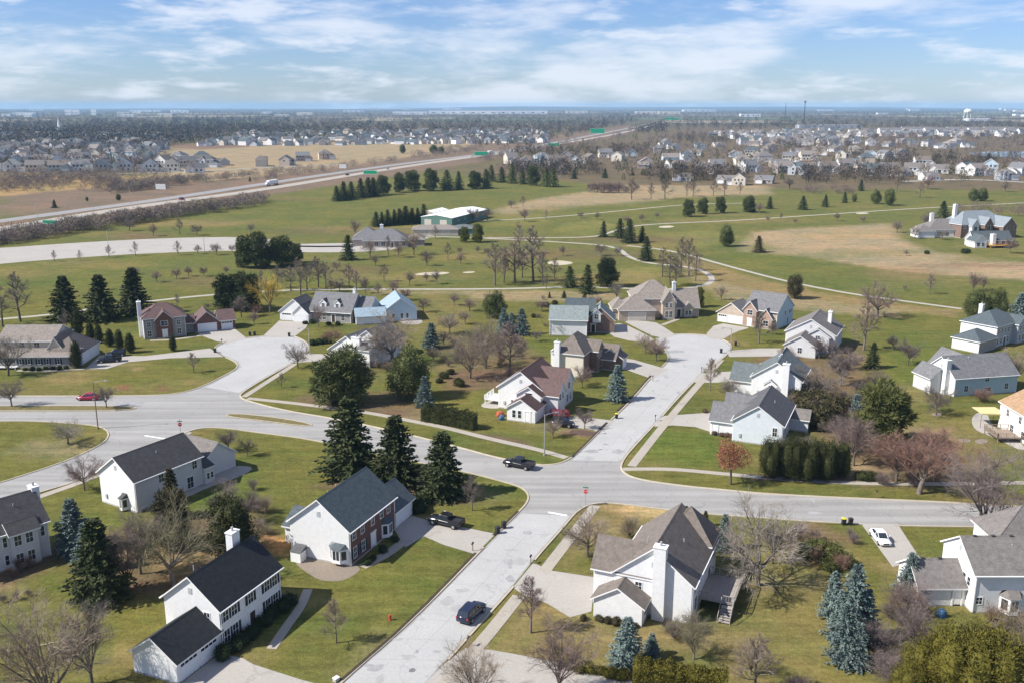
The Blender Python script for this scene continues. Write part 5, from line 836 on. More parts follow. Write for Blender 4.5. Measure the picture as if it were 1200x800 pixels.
cluster('bush', [(30,434),(38,434),(46,434),(54,433),(62,433),(70,433),(78,432)], 1.0, 'yew', .2, 'along the beige house front'); cluster('bush', [(660,490),(652,488)], 1.9, 'magenta', .1, 'in bloom by the maroon-roofed house'); cluster('bush', [(640,360),(650,358),(625,372)], 1.8, 'arbor', .3, 'on the lawn behind the grey-green-roofed house'); cluster('bush', [(520,443),(528,438),(515,448),(538,452)], 1.8, 'arbor', .3, 'in the mulch bed among bare trees')
cluster('bush', [(1086,298),(1134,296),(1130,297)], 2, 'yew', .2, 'at the foot of the small house with the orange deck'); cluster('bare_shrub', [(22,668),(14,676),(35,665)], 2.2, 'russet', .2); cluster('bare_shrub', [(20,702),(4,706),(34,698)], 1.5, 'purple', .2); cluster('bush', [(960,478),(945,478),(935,470)], 4.2, 'cedar', .2, 'behind the teal-roofed house'); cluster('bush', [(950,500),(968,496),(982,488)], 4.6, 'cedar', .15, 'behind the bluish-white house')
for a in [('wide_arborvitae',1085,812,738,'gold',1.3),('wide_arborvitae',1118,822,722,'gold',1.3),('wide_arborvitae',1150,830,728,'gold',1.4),('wide_arborvitae',1062,822,772,'gold',1.4),('wide_arborvitae',1180,815,745,'gold',1.2),('wide_arborvitae',1130,792,724,'arbor',1.1)]: T(*a)
def hedge(name, label, pts, w, h, tone, n):
    q = gp(pts); R = random.Random(3); C = MB(); T_ = MB(); ln = [math.dist(q[i], q[i+1]) for i in range(len(q)-1)]; tot = sum(ln); root = empty(name, (*q[0], 0)); o0 = Vector((*q[0], 0))
    def at(s):
        for i, l in enumerate(ln):
            if s <= l or i == len(ln)-1: a, b = q[i], q[i+1]; t = s/l; return Vector((a[0]+(b[0]-a[0])*t, a[1]+(b[1]-a[1])*t, 0)), Vector(((b[0]-a[0])/l, (b[1]-a[1])/l, 0))
            s -= l
    for i in range(n):
        s = R.uniform(0, tot); p, d = at(s); nn = Vector((-d.y, d.x, 0)); k = R.random(); bul = 1+.08*math.sin(s*2.1)+.06*math.sin(s*5.3)
        if k < .4: off = nn*R.uniform(-w/2, w/2)+Vector((0,0,h*bul*R.uniform(.94,1.05))); dr = Vector((0,0,1))
        else: sg = 1 if k < .7 else -1; off = nn*(sg*w/2*bul*R.uniform(.86,1.06))+Vector((0,0,R.uniform(.03,1)*h)); dr = nn*sg
        leaf(C, p+off-o0, (dr+Vector((R.gauss(0,.5), R.gauss(0,.5), R.gauss(0,.5)+.3))).normalized(), .26*R.uniform(.6,1.3), .07, R)
    m = int(tot/.8)+1; ring = []
    for i in range(m+1):
        p, d = at(tot*i/m); nn = Vector((-d.y, d.x, 0)); p = p-o0; ring.append([p-nn*w*.42, p-nn*w*.42+Vector((0,0,h*.9)), p+nn*w*.42+Vector((0,0,h*.9)), p+nn*w*.42])
    for i in range(m):
        for e in range(3): C.face([ring[i][e], ring[i+1][e], ring[i+1][e+1], ring[i][e+1]])
    C.face(ring[0]); C.face(ring[-1][::-1]); C.build('foliage', 'leaf_'+tone, root)
    for i in range(int(tot/1.5)): p, d = at((i+.5)*1.5); T_.tube(p-o0, p-o0+Vector((0,0,h*.5)), .05, .03, 5)
    T_.build('stem', 'bark', root); tag(root, label, 'hedge')
hedge('hedge', 'clipped dark green hedge between the sidewalk and lawn', [(496,492),(526,497),(557,503)], 2.0, 3.1, 'arbor', 5200); hedge('hedge', 'long golden-green clipped hedge along the south driveway', [(742,797),(780,803),(852,815)], 2.0, 2.4, 'gold', 5200)

# ------------------------------------------------------------------ vehicles
mat('tyre', (.02,.02,.02), .9); mat('rim', (.45,.45,.46), .35, metal=.6); mat('lamp_red', (.35,.02,.02), .3, spec=.6); mat('lamp_clear', (.75,.75,.72), .2, spec=.7); mat('plastic_black', (.03,.03,.032), .6); mat('plastic_yellow', (.62,.55,.04), .5)
for k, c in {'navy': (.012,.018,.045), 'black': (.014,.014,.017), 'white': (.80,.81,.82), 'red': (.28,.01,.035), 'dblue': (.015,.025,.06), 'silver': (.5,.5,.52)}.items(): mat('car_'+k, c, .22, .05, spec=.6)
def loft(mb, st, mi=0):
    """st: list of rings (equal vertex count)"""
    b = len(mb.v); n = len(st[0])
    for r in st: mb.v += [tuple(p) for p in r]
    for i in range(len(st)-1):
        for j in range(n): k = (j+1) % n; mb.f.append((b+i*n+j, b+i*n+k, b+(i+1)*n+k, b+(i+1)*n+j)); mb.m.append(mi)
    mb.f.append(tuple(b+n-1-j for j in range(n))); mb.m.append(mi); mb.f.append(tuple(b+(len(st)-1)*n+j for j in range(n))); mb.m.append(mi)
def ring(x, hw, z0, z1, ti=.82): zm = z0+(z1-z0)*.6; return [(x,-hw*.9,z0),(x,hw*.9,z0),(x,hw,z0+.18),(x,hw,zm),(x,hw*ti,z1),(x,-hw*ti,z1),(x,-hw,zm),(x,-hw,z0+.18)]
CARS = {'sedan': (4.7,.9,[(-2.32,.72,.35,.78),(-2.2,.84,.25,.92),(-1.5,.9,.22,.98),(-.5,.91,.22,.95),(.9,.91,.22,.93),(1.7,.88,.22,.84),(2.15,.8,.25,.72),(2.34,.66,.35,.6)], [(-1.75,.72,.92,.97,.9),(-1.05,.76,.9,1.40,.76),(.1,.77,.9,1.45,.76),(.45,.77,.9,1.40,.76),(1.2,.74,.88,.95,.9)]),
 'suv': (4.8,.95,[(-2.36,.78,.4,.95),(-2.25,.92,.3,1.08),(-1.3,.95,.28,1.1),(.9,.95,.28,1.08),(1.8,.92,.28,1.0),(2.25,.86,.3,.88),(2.38,.74,.4,.7)], [(-2.28,.8,1.05,1.12,.92),(-1.95,.82,1.05,1.66,.82),(-.2,.83,1.05,1.76,.82),(.4,.82,1.05,1.70,.82),(1.15,.8,1.02,1.1,.92)]),
 'pickup': (5.7,.98,[(-2.85,.95,.55,1.05),(-2.7,.97,.45,1.08),(-.75,.98,.42,1.08),(.9,.98,.42,1.15),(1.9,.96,.42,1.12),(2.6,.92,.45,1.02),(2.82,.82,.55,.85)], [(-.85,.84,1.05,1.15,.95),(-.72,.86,1.05,1.78,.84),(.35,.86,1.05,1.86,.84),(.75,.85,1.05,1.80,.84),(1.4,.84,1.08,1.16,.94)])}
def car(kind, rear, front, paint, label, where=None):
    a, b = (G(*rear), G(*front)); x, y = (a[0]+b[0])/2, (a[1]+b[1])/2; hd = math.atan2(b[1]-a[1], b[0]-a[0]); L_, hw, body, cab = CARS[kind]
    root = empty({'sedan': 'parked_car', 'suv': 'parked_car', 'pickup': 'pickup_truck'}[kind], (x, y, .035), hd); tag(root, label, 'pickup truck' if kind == 'pickup' else 'car')
    m = MB(); loft(m, [ring(*r) for r in body]); o = m.build('body', 'car_'+paint, root); o.data.polygons.foreach_set('use_smooth', [True]*len(o.data.polygons))
    g = MB(); loft(g, [[(r[0],-r[1],r[2]),(r[0],r[1],r[2]),(r[0],r[1]*r[4],r[3]),(r[0],-r[1]*r[4],r[3])] for r in cab]); g.build('window', 'glass', root)
    t = MB(); c1, c2, c3 = cab[1], cab[2], cab[3]
    loft(t, [[(c[0],-c[1]*c[4]-.01,c[3]-.05),(c[0],c[1]*c[4]+.01,c[3]-.05),(c[0],c[1]*c[4]*.95,c[3]+.02),(c[0],-c[1]*c[4]*.95,c[3]+.02)] for c in (c1, c2, c3)]); t.build('car_roof', 'car_'+paint, root)
    for s in (-1, 1):
        p = MB()
        for c in (0, 1, 2, 3): c0, c1_ = cab[c], cab[c+1]; p.tube((c0[0], s*(c0[1]*c0[4]+.0), c0[3]), (c1_[0], s*(c1_[1]*c1_[4]), c1_[3]), .045, .045, 4)
        xm = cab[2][0]-.15; p.tube((xm, s*(cab[2][1]+.005), cab[2][2]), (xm, s*(cab[2][1]*cab[2][4]+.005), cab[2][3]-.02), .05, .05, 4)
        p.build('pillar', 'car_'+paint, root)
        mm = MB(); xf = cab[3][0]+.3; mm.box(xf-.1, xf+.08, s*(hw+.12)-.1, s*(hw+.12)+.1, cab[0][2]+.02, cab[0][2]+.2); mm.build('mirror', 'car_'+paint, root)
    if kind == 'pickup':
        d = MB(); d.box(-2.6, -.9, -.78, .78, .99, 1.095); d.build('bed_floor', 'plastic_black', root)
        for s in (-1, 1): d = MB(); d.box(-2.78, -.86, s*.88-.07, s*.88+.07, 1.0, 1.34); d.build('bed_side', 'car_'+paint, root)
        d = MB(); d.box(-2.84, -2.74, -.88, .88, .8, 1.33); d.build('tailgate', 'car_'+paint, root)
    wb = L_*.31; wr = .33 if kind == 'sedan' else .39
    for sx in (-1, 1):
        for s in (-1, 1):
            w = MB(); w.tube((sx*wb, s*(hw-.22), wr), (sx*wb, s*(hw+.02), wr), wr, wr, 14, 0, True); o = w.build('wheel', 'tyre', root)
            w = MB(); w.tube((sx*wb, s*(hw-.02), wr), (sx*wb, s*(hw+.03), wr), wr*.62, wr*.55, 10, 0, True); w.build('rim', 'rim', o)
    zl = body[1][3]-.18
    for s in (-1, 1):
        h = MB(); h.box(L_/2-.16, L_/2-.04, s*hw*.68-.16, s*hw*.68+.16, zl-.16, zl-.02); h.build('headlight', 'lamp_clear', root)
        h = MB(); h.box(-L_/2-.01, -L_/2+.12, s*hw*.78-.11, s*hw*.78+.11, zl-.06, zl+.14); h.build('taillight', 'lamp_red', root)
    h = MB(); h.box(L_/2-.12, L_/2+.0, -hw*.45, hw*.45, .42, .62); h.build('grille', 'plastic_black', root)
car('suv', (541,733), (564,711), 'navy', 'dark navy car parked at the kerb of the pale concrete street'); car('pickup', (540,618.5), (505,611), 'black', 'black pickup truck standing on the driveway of the brick-fronted house'); car('pickup', (624,550), (592,544), 'black', 'black pickup truck driving along the main street')
car('sedan', (1024.5,625), (1038,641), 'white', 'white sedan parked on the driveway by the blue spruces'); car('sedan', (117,468), (90,468), 'red', 'red sedan on the street beside the grass median'); car('pickup', (142,423), (115,425), 'black', 'dark pickup truck on the driveway of the beige house'); car('suv', (146,416.5), (126,418), 'black', 'black car behind the dark pickup on the driveway of the beige house'); car('suv', (648,498), (670,500), 'black', 'dark car under the bare tree on the maroon-roofed house driveway')
def truck(pf, pr, label):
    a, b = G(*pr), G(*pf); root = empty('semi_truck', ((a[0]+b[0])/2, (a[1]+b[1])/2, .08), math.atan2(b[1]-a[1], b[0]-a[0])); tag(root, label, 'truck')
    m = MB(); m.box(-8, 5.5, -1.3, 1.3, 1.2, 4.1); m.build('trailer', 'trim', root); m = MB(); loft(m, [ring(5.9,1.2,.6,3.2,.9), ring(7.4,1.2,.6,3.1,.9), ring(7.8,1.2,.6,2.0,.9), ring(9.3,1.05,.6,1.7,.9)]); m.build('cab', 'car_silver', root)
    for x in (-7,-5.6,4.6,8.4):
        for s in (-1, 1): m = MB(); m.tube((x,s*.9,.5),(x,s*1.25,.5),.5,.5,12,0,True); m.build('wheel', 'tyre', root)
truck((302,220), (334,215.2), 'white semi-trailer truck on the highway'); truck((570,181.3), (578,180.2), 'pale truck far along the highway under the green sign')
for i, (x, y, x2, y2) in enumerate([(405,206.2,409,205.6),(452,199,456,198.3),(210,235,216,234)]): car('suv', (x,y), (x2,y2), ['black','silver','red'][i], ['black car','silver car','red car'][i]+' driving on the far highway carriageway')
# ------------------------------------------------------------------ street furniture
mat('pole', (.42,.42,.42), .5, metal=.5); mat('pole_wood', (.20,.15,.11), .9, .2, 4); mat('sign_red', (.55,.02,.025), .5); mat('sign_green', (.0,.22,.11), .5); mat('sign_back', (.45,.46,.47), .5); mat('hydrant', (.52,.07,.04), .5); mat('box_green', (.10,.16,.10), .7); mat('lamp_lens', (.65,.66,.64), .4)
def text_mesh(s, size):
    cu = bpy.data.curves.new('letters', 'FONT'); cu.body = s; cu.size = size; cu.align_x = 'CENTER'; cu.align_y = 'CENTER'; cu.extrude = .004
    o = bpy.data.objects.new('letters', cu); link(o); dg = bpy.context.evaluated_depsgraph_get(); me = bpy.data.meshes.new_from_object(o.evaluated_get(dg)); bpy.data.objects.remove(o); me.materials.clear(); me.materials.append(MATS['paint']); return me
def bar(mb, pts, r, n=8):
    for i in range(len(pts)-1): mb.tube(pts[i], pts[i+1], r, r, n, 0, True)
def stop_sign(x, y, face, label):
    root = empty('stop_sign', (*G(x, y), 0), rad(face)); tag(root, label, 'sign'); m = MB(); m.box(-.04,.04,-.03,.03,0,3.1); m.build('post', 'pole', root)
    o = [(.42*math.cos(rad(22.5+45*i)), .42*math.sin(rad(22.5+45*i))) for i in range(8)]
    for nm, sc_, y0, y1, mt in (('sign_border', 1, -.05, -.035, 'paint'), ('sign_face', .93, -.058, -.05, 'sign_red')):
        m = MB(); loft(m, [[(a*sc_, yy, 2.45+b*sc_) for a, b in o] for yy in (y0, y1)]); f = m.build(nm, mt, root)
    t = add('letters', text_mesh('STOP', .30), f, (0, -.064, 2.45)); t.rotation_euler = (math.pi/2, 0, 0)
    for i, r in enumerate((0, math.pi/2)): m = MB(); m.box(-.45,.45,-.012,.012,2.98+i*.22,3.15+i*.22); b = m.build('street_name_blade', 'sign_green', root); b.rotation_euler = (0,0,r)
stop_sign(686, 592, -10, 'red STOP sign at the corner by the many-gabled white house'); stop_sign(212, 511, 10, 'red STOP sign at the boulevard corner by the long white house')
def lamp_post(x, y, yt, az, label, wood=False):
    h = height_of(x, y, yt); root = empty('street_lamp', (*G(x, y), 0), rad(az)); tag(root, label, 'street lamp', 'street lamps'); m = MB(); m.tube((0,0,0),(0,0,h),.12,.08,10,0,True); m.tube((0,0,0),(0,0,.25),.22,.2,10,0,True); m.build('pole', 'pole_wood' if wood else 'pole', root)
    m = MB(); bar(m, [(0,0,h-.3),(.6,0,h),(1.6,0,h+.15),(2.1,0,h+.12)], .045); m.build('arm', 'pole', root)
    m = MB(); loft(m, [[(x_,-w,h+z0),(x_,w,h+z0),(x_,w*.7,h+z1),(x_,-w*.7,h+z1)] for x_, w, z0, z1 in ((2.0,.1,.06,.18),(2.25,.17,.02,.22),(2.7,.12,.06,.17))]); o = m.build('lamp_head', 'pole', root); m = MB(); m.box(2.15,2.6,-.1,.1,h-.02,h+.02); m.build('lens', 'lamp_lens', o)
lamp_post(638, 533, 485, 20, 'steel street lamp on the verge by the maroon-roofed house'); lamp_post(115, 502, 447, 10, 'tall pole street lamp at the corner lawn by the boulevard', True); lamp_post(304, 425, 395, 200, 'street lamp at the left cul-de-sac') if 0 else None; lamp_post(363, 415, 385, 190, 'street lamp by the cul-de-sac of the dormered house'); lamp_post(856, 412, 385, 180, 'street lamp beside the drive of the pinkish brick house')
for i, (x, y, t) in enumerate([(45,258,232),(153,239,217),(241,227,207),(370,205,190),(465,189,174),(535,183,166),(111,262,243),(127,290,270),(240,297,279)]): lamp_post(x, y, t, 75, 'tall light pole standing beside the highway or its access road')
def bins(x, y, lid, label, az=0):
    root = empty('wheeled_bin', (*G(x, y), .02), az); tag(root, label, 'bin'); m = MB(); loft(m, [[(-a,-a,z),(a,-a,z),(a,a,z),(-a,a,z)] for a, z in ((.24,.08),(.30,1.0))]); m.build('body', 'plastic_black', root)
    m = MB(); loft(m, [[(-a,-a,z),(a,-a,z),(a,a,z),(-a,a,z)] for a, z in ((.33,1.0),(.33,1.06),(.2,1.13))]); m.build('lid', lid, root); m = MB(); m.tube((-.25,.33,.95),(.25,.33,.95),.025,.025,6,0,True); m.build('handle', 'plastic_black', root)
    for s in (-1, 1): m = MB(); m.tube((s*.2,.26,.12),(s*.28,.26,.12),.12,.12,10,0,True); m.build('wheel', 'tyre', root)
bins(988.5,614.5,'plastic_yellow','black bin with yellow lid at the kerb by the white sedan'); bins(996.5,614.5,'plastic_black','plain black bin next to the yellow-lidded bin'); bins(583,624.5,'plastic_black','black bin lying nearest the driveway of the brick-fronted house',.6); bins(590.5,618.5,'plastic_black','black bin on the kerb up the street from the pickup driveway',.5); bins(722.5,490,'plastic_yellow','yellow-lidded bin at the maroon-roofed house driveway'); bins(862,405,'plastic_black','black bin at the cul-de-sac by the pinkish brick house'); bins(845,413.5,'plastic_black','black bin on the mulched corner of the cul-de-sac'); bins(293,393.5,'plastic_black','left black bin of the pair at the left cul-de-sac'); bins(298.5,393,'plastic_black','right black bin of the pair at the left cul-de-sac'); bins(252,413,'plastic_black','black bin at the end of the beige house drive'); bins(339,394.5,'plastic_black','black bin by the dormered house drive')
def mailbox(x, y, az, label):
    root = empty('mailbox', (*G(x, y), 0), rad(az)); tag(root, label, 'mailbox'); m = MB(); m.box(-.05,.05,-.05,.05,0,1.05); m.build('post', 'pole_wood', root); m = MB(); loft(m, [[(-.28,.11*math.cos(t),1.17+.12*math.sin(t)) for t in [i*math.pi/4 for i in range(8)]], [(.28,.11*math.cos(t),1.17+.12*math.sin(t)) for t in [i*math.pi/4 for i in range(8)]]]); m.build('box', 'plastic_black', root); m = MB(); m.box(.05,.2,.115,.125,1.2,1.4); m.build('flag', 'sign_red', root)
for x, y, l in [(554,645,'brick-fronted colonial house'),(622,660,'many-gabled white house'),(1027,583,'arborvitae row'),(702,508,'maroon-roofed house'),(765,446,'house with two white chimneys'),(768,493,'bluish-white house'),(822,436,'teal-roofed house'),(866,407,'twin-gabled grey house'),(260,403,'brick house with maroon roof'),(549,757,'south driveway'),(778,408,'tan hip-roofed house')]: mailbox(x, y, 67, 'black mailbox on a post at the kerb by the '+l)
root = empty('fire_hydrant', (*G(457,726), 0)); tag(root, 'red fire hydrant on the lawn beside the pale street', 'hydrant'); m = MB(); m.tube((0,0,0),(0,0,.08),.2,.2,10,0,True); m.tube((0,0,.08),(0,0,.6),.14,.13,10,0,True); m.build('barrel', 'hydrant', root); m = MB(); m.tube((0,0,.6),(0,0,.7),.17,.15,10,0,True); m.tube((0,0,.7),(0,0,.8),.13,.04,10,0,True); m.build('bonnet', 'hydrant', root)
for s in (-1, 1): m = MB(); m.tube((s*.1,0,.48),(s*.22,0,.48),.07,.07,8,0,True); m.build('outlet', 'hydrant', root)
root = empty('utility_box', (*G(394,797), 0), .9); tag(root, 'small pale utility box at the lawn edge', 'utility box'); m = MB(); m.box(-.3,.3,-.25,.25,0,.35); m.build('body', 'sign_back', root); m = MB(); m.box(-.33,.33,-.28,.28,.35,.42); m.build('lid', 'trim', root)
def sign_board(x, y, yt, w, mt, label, gantry=False, az=-16):
    h = height_of(x, y, yt); root = empty('highway_sign', (*G(x, y), 0), rad(az)); tag(root, label, 'sign'); ph = min(h*.5, w*.55)
    m = MB(); m.box(-w/2, w/2, -.08, 0, h-ph, h); f = m.build('panel', mt, root); b = MB(); t = .12
    for a in ((-w/2+.1, w/2-.1, h-t-.1, h-.1), (-w/2+.1, w/2-.1, h-ph+.1, h-ph+.1+t), (-w/2+.1, -w/2+.1+t, h-ph+.1, h-.1), (w/2-.1-t, w/2-.1, h-ph+.1, h-.1)): b.box(a[0], a[1], -.1, -.081, a[2], a[3])
    b.build('border', 'paint', f)
    for s in (-1, 1): m = MB(); m.tube((s*w*.35,.1,0),(s*w*.35,.1,h),.18,.14,8,0,True); m.build('post', 'pole', root)
for x, y, t, w, l in [(59,268,258,9,'green highway sign above the near shrubs'),(434,209,200,13,'green highway sign beyond the conifer row'),(564,187,178,17,'green highway sign by the pale truck'),(649,175,168,16,'green highway sign where the highway climbs'),(700,162,151,28,'large green highway sign over the far carriageway'),(787,143.5,138,50,'farthest wide green highway sign')]: sign_board(x, y, t, w, 'sign_green', l)
sign_board(189, 228, 216, 8, 'sign_back', 'grey back of a roadside billboard beyond the highway'); sign_board(402, 202, 193, 7, 'sign_back', 'small grey sign back beyond the highway')
# patio things
root = empty('patio_awning', (*G(1156,497), 0), 0); tag(root, 'yellow fabric awning on posts over the timber deck', 'awning')
m = MB(); m.box(-2.3,2.3,-2,2,2.9,3.0); m.box(-2.3,2.3,-2.05,-2.0,2.7,3.0); mat('awning', (.62,.52,.26), .9, .1); m.build('canopy', 'awning', root)
for sx in (-1, 1):
    for s in (-1, 1): m = MB(); m.tube((sx*2.2,s*1.9,0),(sx*2.2,s*1.9,2.95),.05,.05,6,0,True); m.build('post', 'pole_wood', root)
mat('tarp_orange', (.36,.09,.045), .7, .3, 3); mat('tarp_blue', (.05,.12,.24), .6, .2, 3)
for x, y, w, mt, l in [(586,487,1.7,'tarp_orange','orange covered heap beside the maroon-roofed house'),(588,491.5,1.2,'tarp_blue','blue plastic bin beside the orange heap'),(1103,722,1.2,'tarp_blue','blue bin by the low garage wing')]:
    gx, gy = G(x, y); m = MB(); rr = random.Random(x); loft(m, [[(w*.5*k*(1+rr.uniform(-.15,.15))*math.cos(t), w*.4*k*(1+rr.uniform(-.15,.15))*math.sin(t), z) for t in [i*math.pi/5 for i in range(10)]] for k, z in ((1,0),(1.02,.5),(.8,.85),(.4,1.05))]); o = m.build('covered_heap' if 'heap' in l else 'storage_bin', mt); o.location = (gx, gy, 0); tag(o, l, 'heap' if 'heap' in l else 'bin')
# bell hoods at the two white gables (cellar entries)
for x, y, az, l in [(351,655,68,'grey-topped white cellar entry at the white gable of the brick-fronted house')]:
    root = empty('cellar_entry', (*G(x, y), 0), rad(az)); tag(root, l, 'cellar entry'); m = MB(); m.box(-.9,.5,-.8,.8,0,1.5); m.build('body', 'trim', root); m = MB(); m.face([(-1,-.9,1.52),(-1,.9,1.52),(.6,.9,2.1),(.6,-.9,2.1)]); m.face([(-1,-.9,1.52),(.6,-.9,2.1),(.6,-.9,1.5)]); m.face([(-1,.9,1.52),(.6,.9,1.5),(.6,.9,2.1)]); m.build('lid', 'roof_dgrey', root)
# ------------------------------------------------------------------ far subdivisions
def far_proto(vols, feats):
    r = house('proto', 'x', (0,0), 0, vols, feats, 'x'); LANDMARKS.pop(); lst = []
    for c in r.children:
        if c.name.split('.')[0] in ('wall','roof','garage_door','window'): lst.append((c.name.split('.')[0], c.data, c.location.copy(), c.rotation_euler.copy()))
    for c in list(r.children_recursive): bpy.data.objects.remove(c)
    bpy.data.objects.remove(r); return lst
S_ = 'siding_white'
FP = [far_proto([(-6,6,-4.5,4.5,5.4,2.8,'u',S_,'grey'), (2,8.5,-6.5,2,3,2.4,'v',S_,'grey')], [('g',1,'v0',3.2,4.8,2.3), ('w',0,'v0',[1.5,4,6.5],3.4,1.1,1.4), ('w',0,'v0',[2.5,5.5],.8,1.3,1.5), ('w',0,'u0',[4.5],3.4,1,1.4)]),
 far_proto([(-5,5,-5,5,5.4,3.6,'v',S_,'grey'), (-9,-4.8,-4,3,2.9,2.2,'u',S_,'grey')], [('g',1,'v0',2.1,3.4,2.3), ('w',0,'v0',[2.4,5,7.6],3.4,1.2,1.4), ('w',0,'v0',[3.5,7],.8,1.4,1.6), ('w',0,'u1',[5],3,1,1.4)]),
 far_proto([(-8,6,-4.5,4.5,3.0,3.0,'u',S_,'grey'), (-7,-1,-6.5,1,3,2.5,'v',S_,'grey')], [('g',1,'v0',3,4.6,2.3), ('w',0,'v0',[8.5,11.5],.9,1.5,1.4)]),
 far_proto([(-6,6,-4.5,4.5,5.6,3.2,'hu',S_,'grey'), (3,9,-5.5,2.5,3,2.6,'hv',S_,'grey'), (-4,0,-5.6,2,5.6,2.4,'v',S_,'grey')], [('g',1,'v0',3,4.6,2.3), ('w',2,'v0',2,3.4,1.6,1.5), ('w',2,'v0',2,.8,1.8,1.5), ('w',0,'v0',[8],3.4,1.2,1.4)])]
WC = [('white','white'),('cream','cream'),('beige','beige'),('lgrey','light grey'),('tan','tan'),('taupe','taupe'),('grey','grey'),('lblue','pale blue')]; RC = [('grey','grey'),('dgrey','dark grey'),('greybrown','grey-brown'),('brown','brown'),('slate','slate'),('tanroof','tan')]
NH = [0]
def far_house(px, py, where, sc_=1.0, detail=True, hd=None):
    if NH[0] >= 300: return
    NH[0] += 1; x, y = G(px, py); i = int(RNG.integers(4)); w = WC[int(RNG.choice(8, p=[.24,.08,.14,.20,.1,.08,.09,.07]))]; r = RC[int(RNG.integers(6))]
    root = empty('subdivision_house', (x, y, 0), rad(hd if hd is not None else RNG.choice([0,90,180,-90])+RNG.uniform(-22,22))); root.scale = (sc_, sc_, sc_)
    tag(root, ('two-storey ' if i != 2 else 'low ')+w[1]+' house with '+r[1]+' roof '+where, 'house', 'houses '+where)
    for nm, me, l, ro in FP[i]:
        if not detail and nm in ('garage_door','window'): continue
        o = bpy.data.objects.new(nm, me); link(o, root); o.location = l; o.rotation_euler = ro
        if nm in ('wall','roof'): s = o.material_slots[0]; s.link = 'OBJECT'; s.material = MATS[('siding_' if nm == 'wall' else 'roof_')+(w if nm == 'wall' else r)[0]]
        if nm == 'window': add('pane', pane_mesh(1.2, 1.4), o, (0,-.03,0))
RIGHT = [(599,192),(618,196),(635,191),(648,196),(664,189),(675,195),(691,192),(709,185),(724,189),(741,183),(757,197),(771,180),(784,188),(792,197),(805,189),(800,212),(824,204),(840,200),(843,173),(820,176),(815,182),(853,215),(869,195),(877,202),(866,217),(911,196),(917,203),(897,215),(935,205),(948,200),(969,203),(990,199),(1007,205),(1021,206),(1041,205),(1055,206),(1070,205),(1101,203),(1132,204),(1143,206),(1177,211),(1193,206),(1160,201),(985,187),(1002,181),(936,181),(902,179),(959,182),(1022,184),(1036,187),(1053,185),(977,178),(1101,174),(1112,174),(1135,173),(1087,172),(1058,168),(1070,172),(1040,172),(1120,170),(1020,171),(880,183),(860,184),(925,190),(945,188),(895,190),(790,175),(780,172),(1080,196),(1015,192),(1090,211),(1200,199),(1215,208)]
for x, y in RIGHT: far_house(x, y, 'in the subdivision beyond the golf course', 1.3 if y < 207 else 1.05, y > 180, RNG.uniform(-35,35) if y > 198 else None)
for r in range(7):
    y = [171,167.5,164,161,158.5,156.5,160][r]
    for x in np.arange(870-r*6, 1000 if r < 4 else 1195, 13.5): far_house(x+RNG.uniform(-5,5), y+RNG.uniform(-1,1), 'among the far rows behind the golf course', 1.3, False)
for k, y in enumerate([201.5,196,190.5,185.5,181,177,173.5]):
    for x in np.arange(-12+k*5, 246 if k < 3 else 190, [27,25,24,22,21,20,19][k]): far_house(x+RNG.uniform(-3,3), y+RNG.uniform(-.8,.8)-(.012*x if k > 3 else 0), 'in the left subdivision beyond the highway', 1.35 if k < 3 else 1.25, y > 184, 16 if k == 0 else None)
for x, y in [(306,195),(335,194),(355,189),(381,187),(263,194)]: far_house(x, y, 'at the edge of the dry field', 1.25, True)
def house_band(name, label, spots, m_w, m_r):
    mb = MB()
    for px, py, s in spots:
        x, y = G(px, py); a = RNG.uniform(0, 3.14); c_, s_ = math.cos(a), math.sin(a); P = lambda u, v, z: (x+(u*c_-v*s_)*s, y+(u*s_+v*c_)*s, z*s); e, r = RNG.choice([3.2,5.4]), RNG.uniform(2.6,3.8)
        for u0, u1, v0, v1, ee, rr in ((-7,7,-4.5,4.5,e,r), (1,7.5,-7.5,0,3,2.6)):
            if ee == e: q = [[(u0,v0),(u1,v0)],[(u1,v1),(u0,v1)]]; mid = (v0+v1)/2; g = [[P(u0,v0,0),P(u0,v1,0),P(u0,v1,ee),P(u0,mid,ee+rr),P(u0,v0,ee)],[P(u1,v0,0),P(u1,v1,0),P(u1,v1,ee),P(u1,mid,ee+rr),P(u1,v0,ee)]]; sl = [[P(u0-.4,v0-.5,ee-.2),P(u1+.4,v0-.5,ee-.2),P(u1+.4,mid,ee+rr+.15),P(u0-.4,mid,ee+rr+.15)],[P(u0-.4,v1+.5,ee-.2),P(u1+.4,v1+.5,ee-.2),P(u1+.4,mid,ee+rr+.15),P(u0-.4,mid,ee+rr+.15)]]
            else: q = [[(u0,v0),(u0,v1)],[(u1,v0),(u1,v1)]]; mid = (u0+u1)/2; g = [[P(u0,v0,0),P(u1,v0,0),P(u1,v0,ee),P(mid,v0,ee+rr),P(u0,v0,ee)]]; sl = [[P(u0-.5,v0-.4,ee-.2),P(u0-.5,v1,ee-.2),P(mid,v1,ee+rr+.15),P(mid,v0-.4,ee+rr+.15)],[P(u1+.5,v0-.4,ee-.2),P(u1+.5,v1,ee-.2),P(mid,v1,ee+rr+.15),P(mid,v0-.4,ee+rr+.15)]]
            for (a0, b0), (a1, b1) in q: mb.face([P(a0,b0,0),P(a1,b1,0),P(a1,b1,ee),P(a0,b0,ee)])
            for f_ in g: mb.face(f_)
            for f_ in sl: mb.face(f_, 1)
    o = mb.build(name, [m_w, m_r]); o['kind'] = 'stuff'; tag(o, label, 'houses')
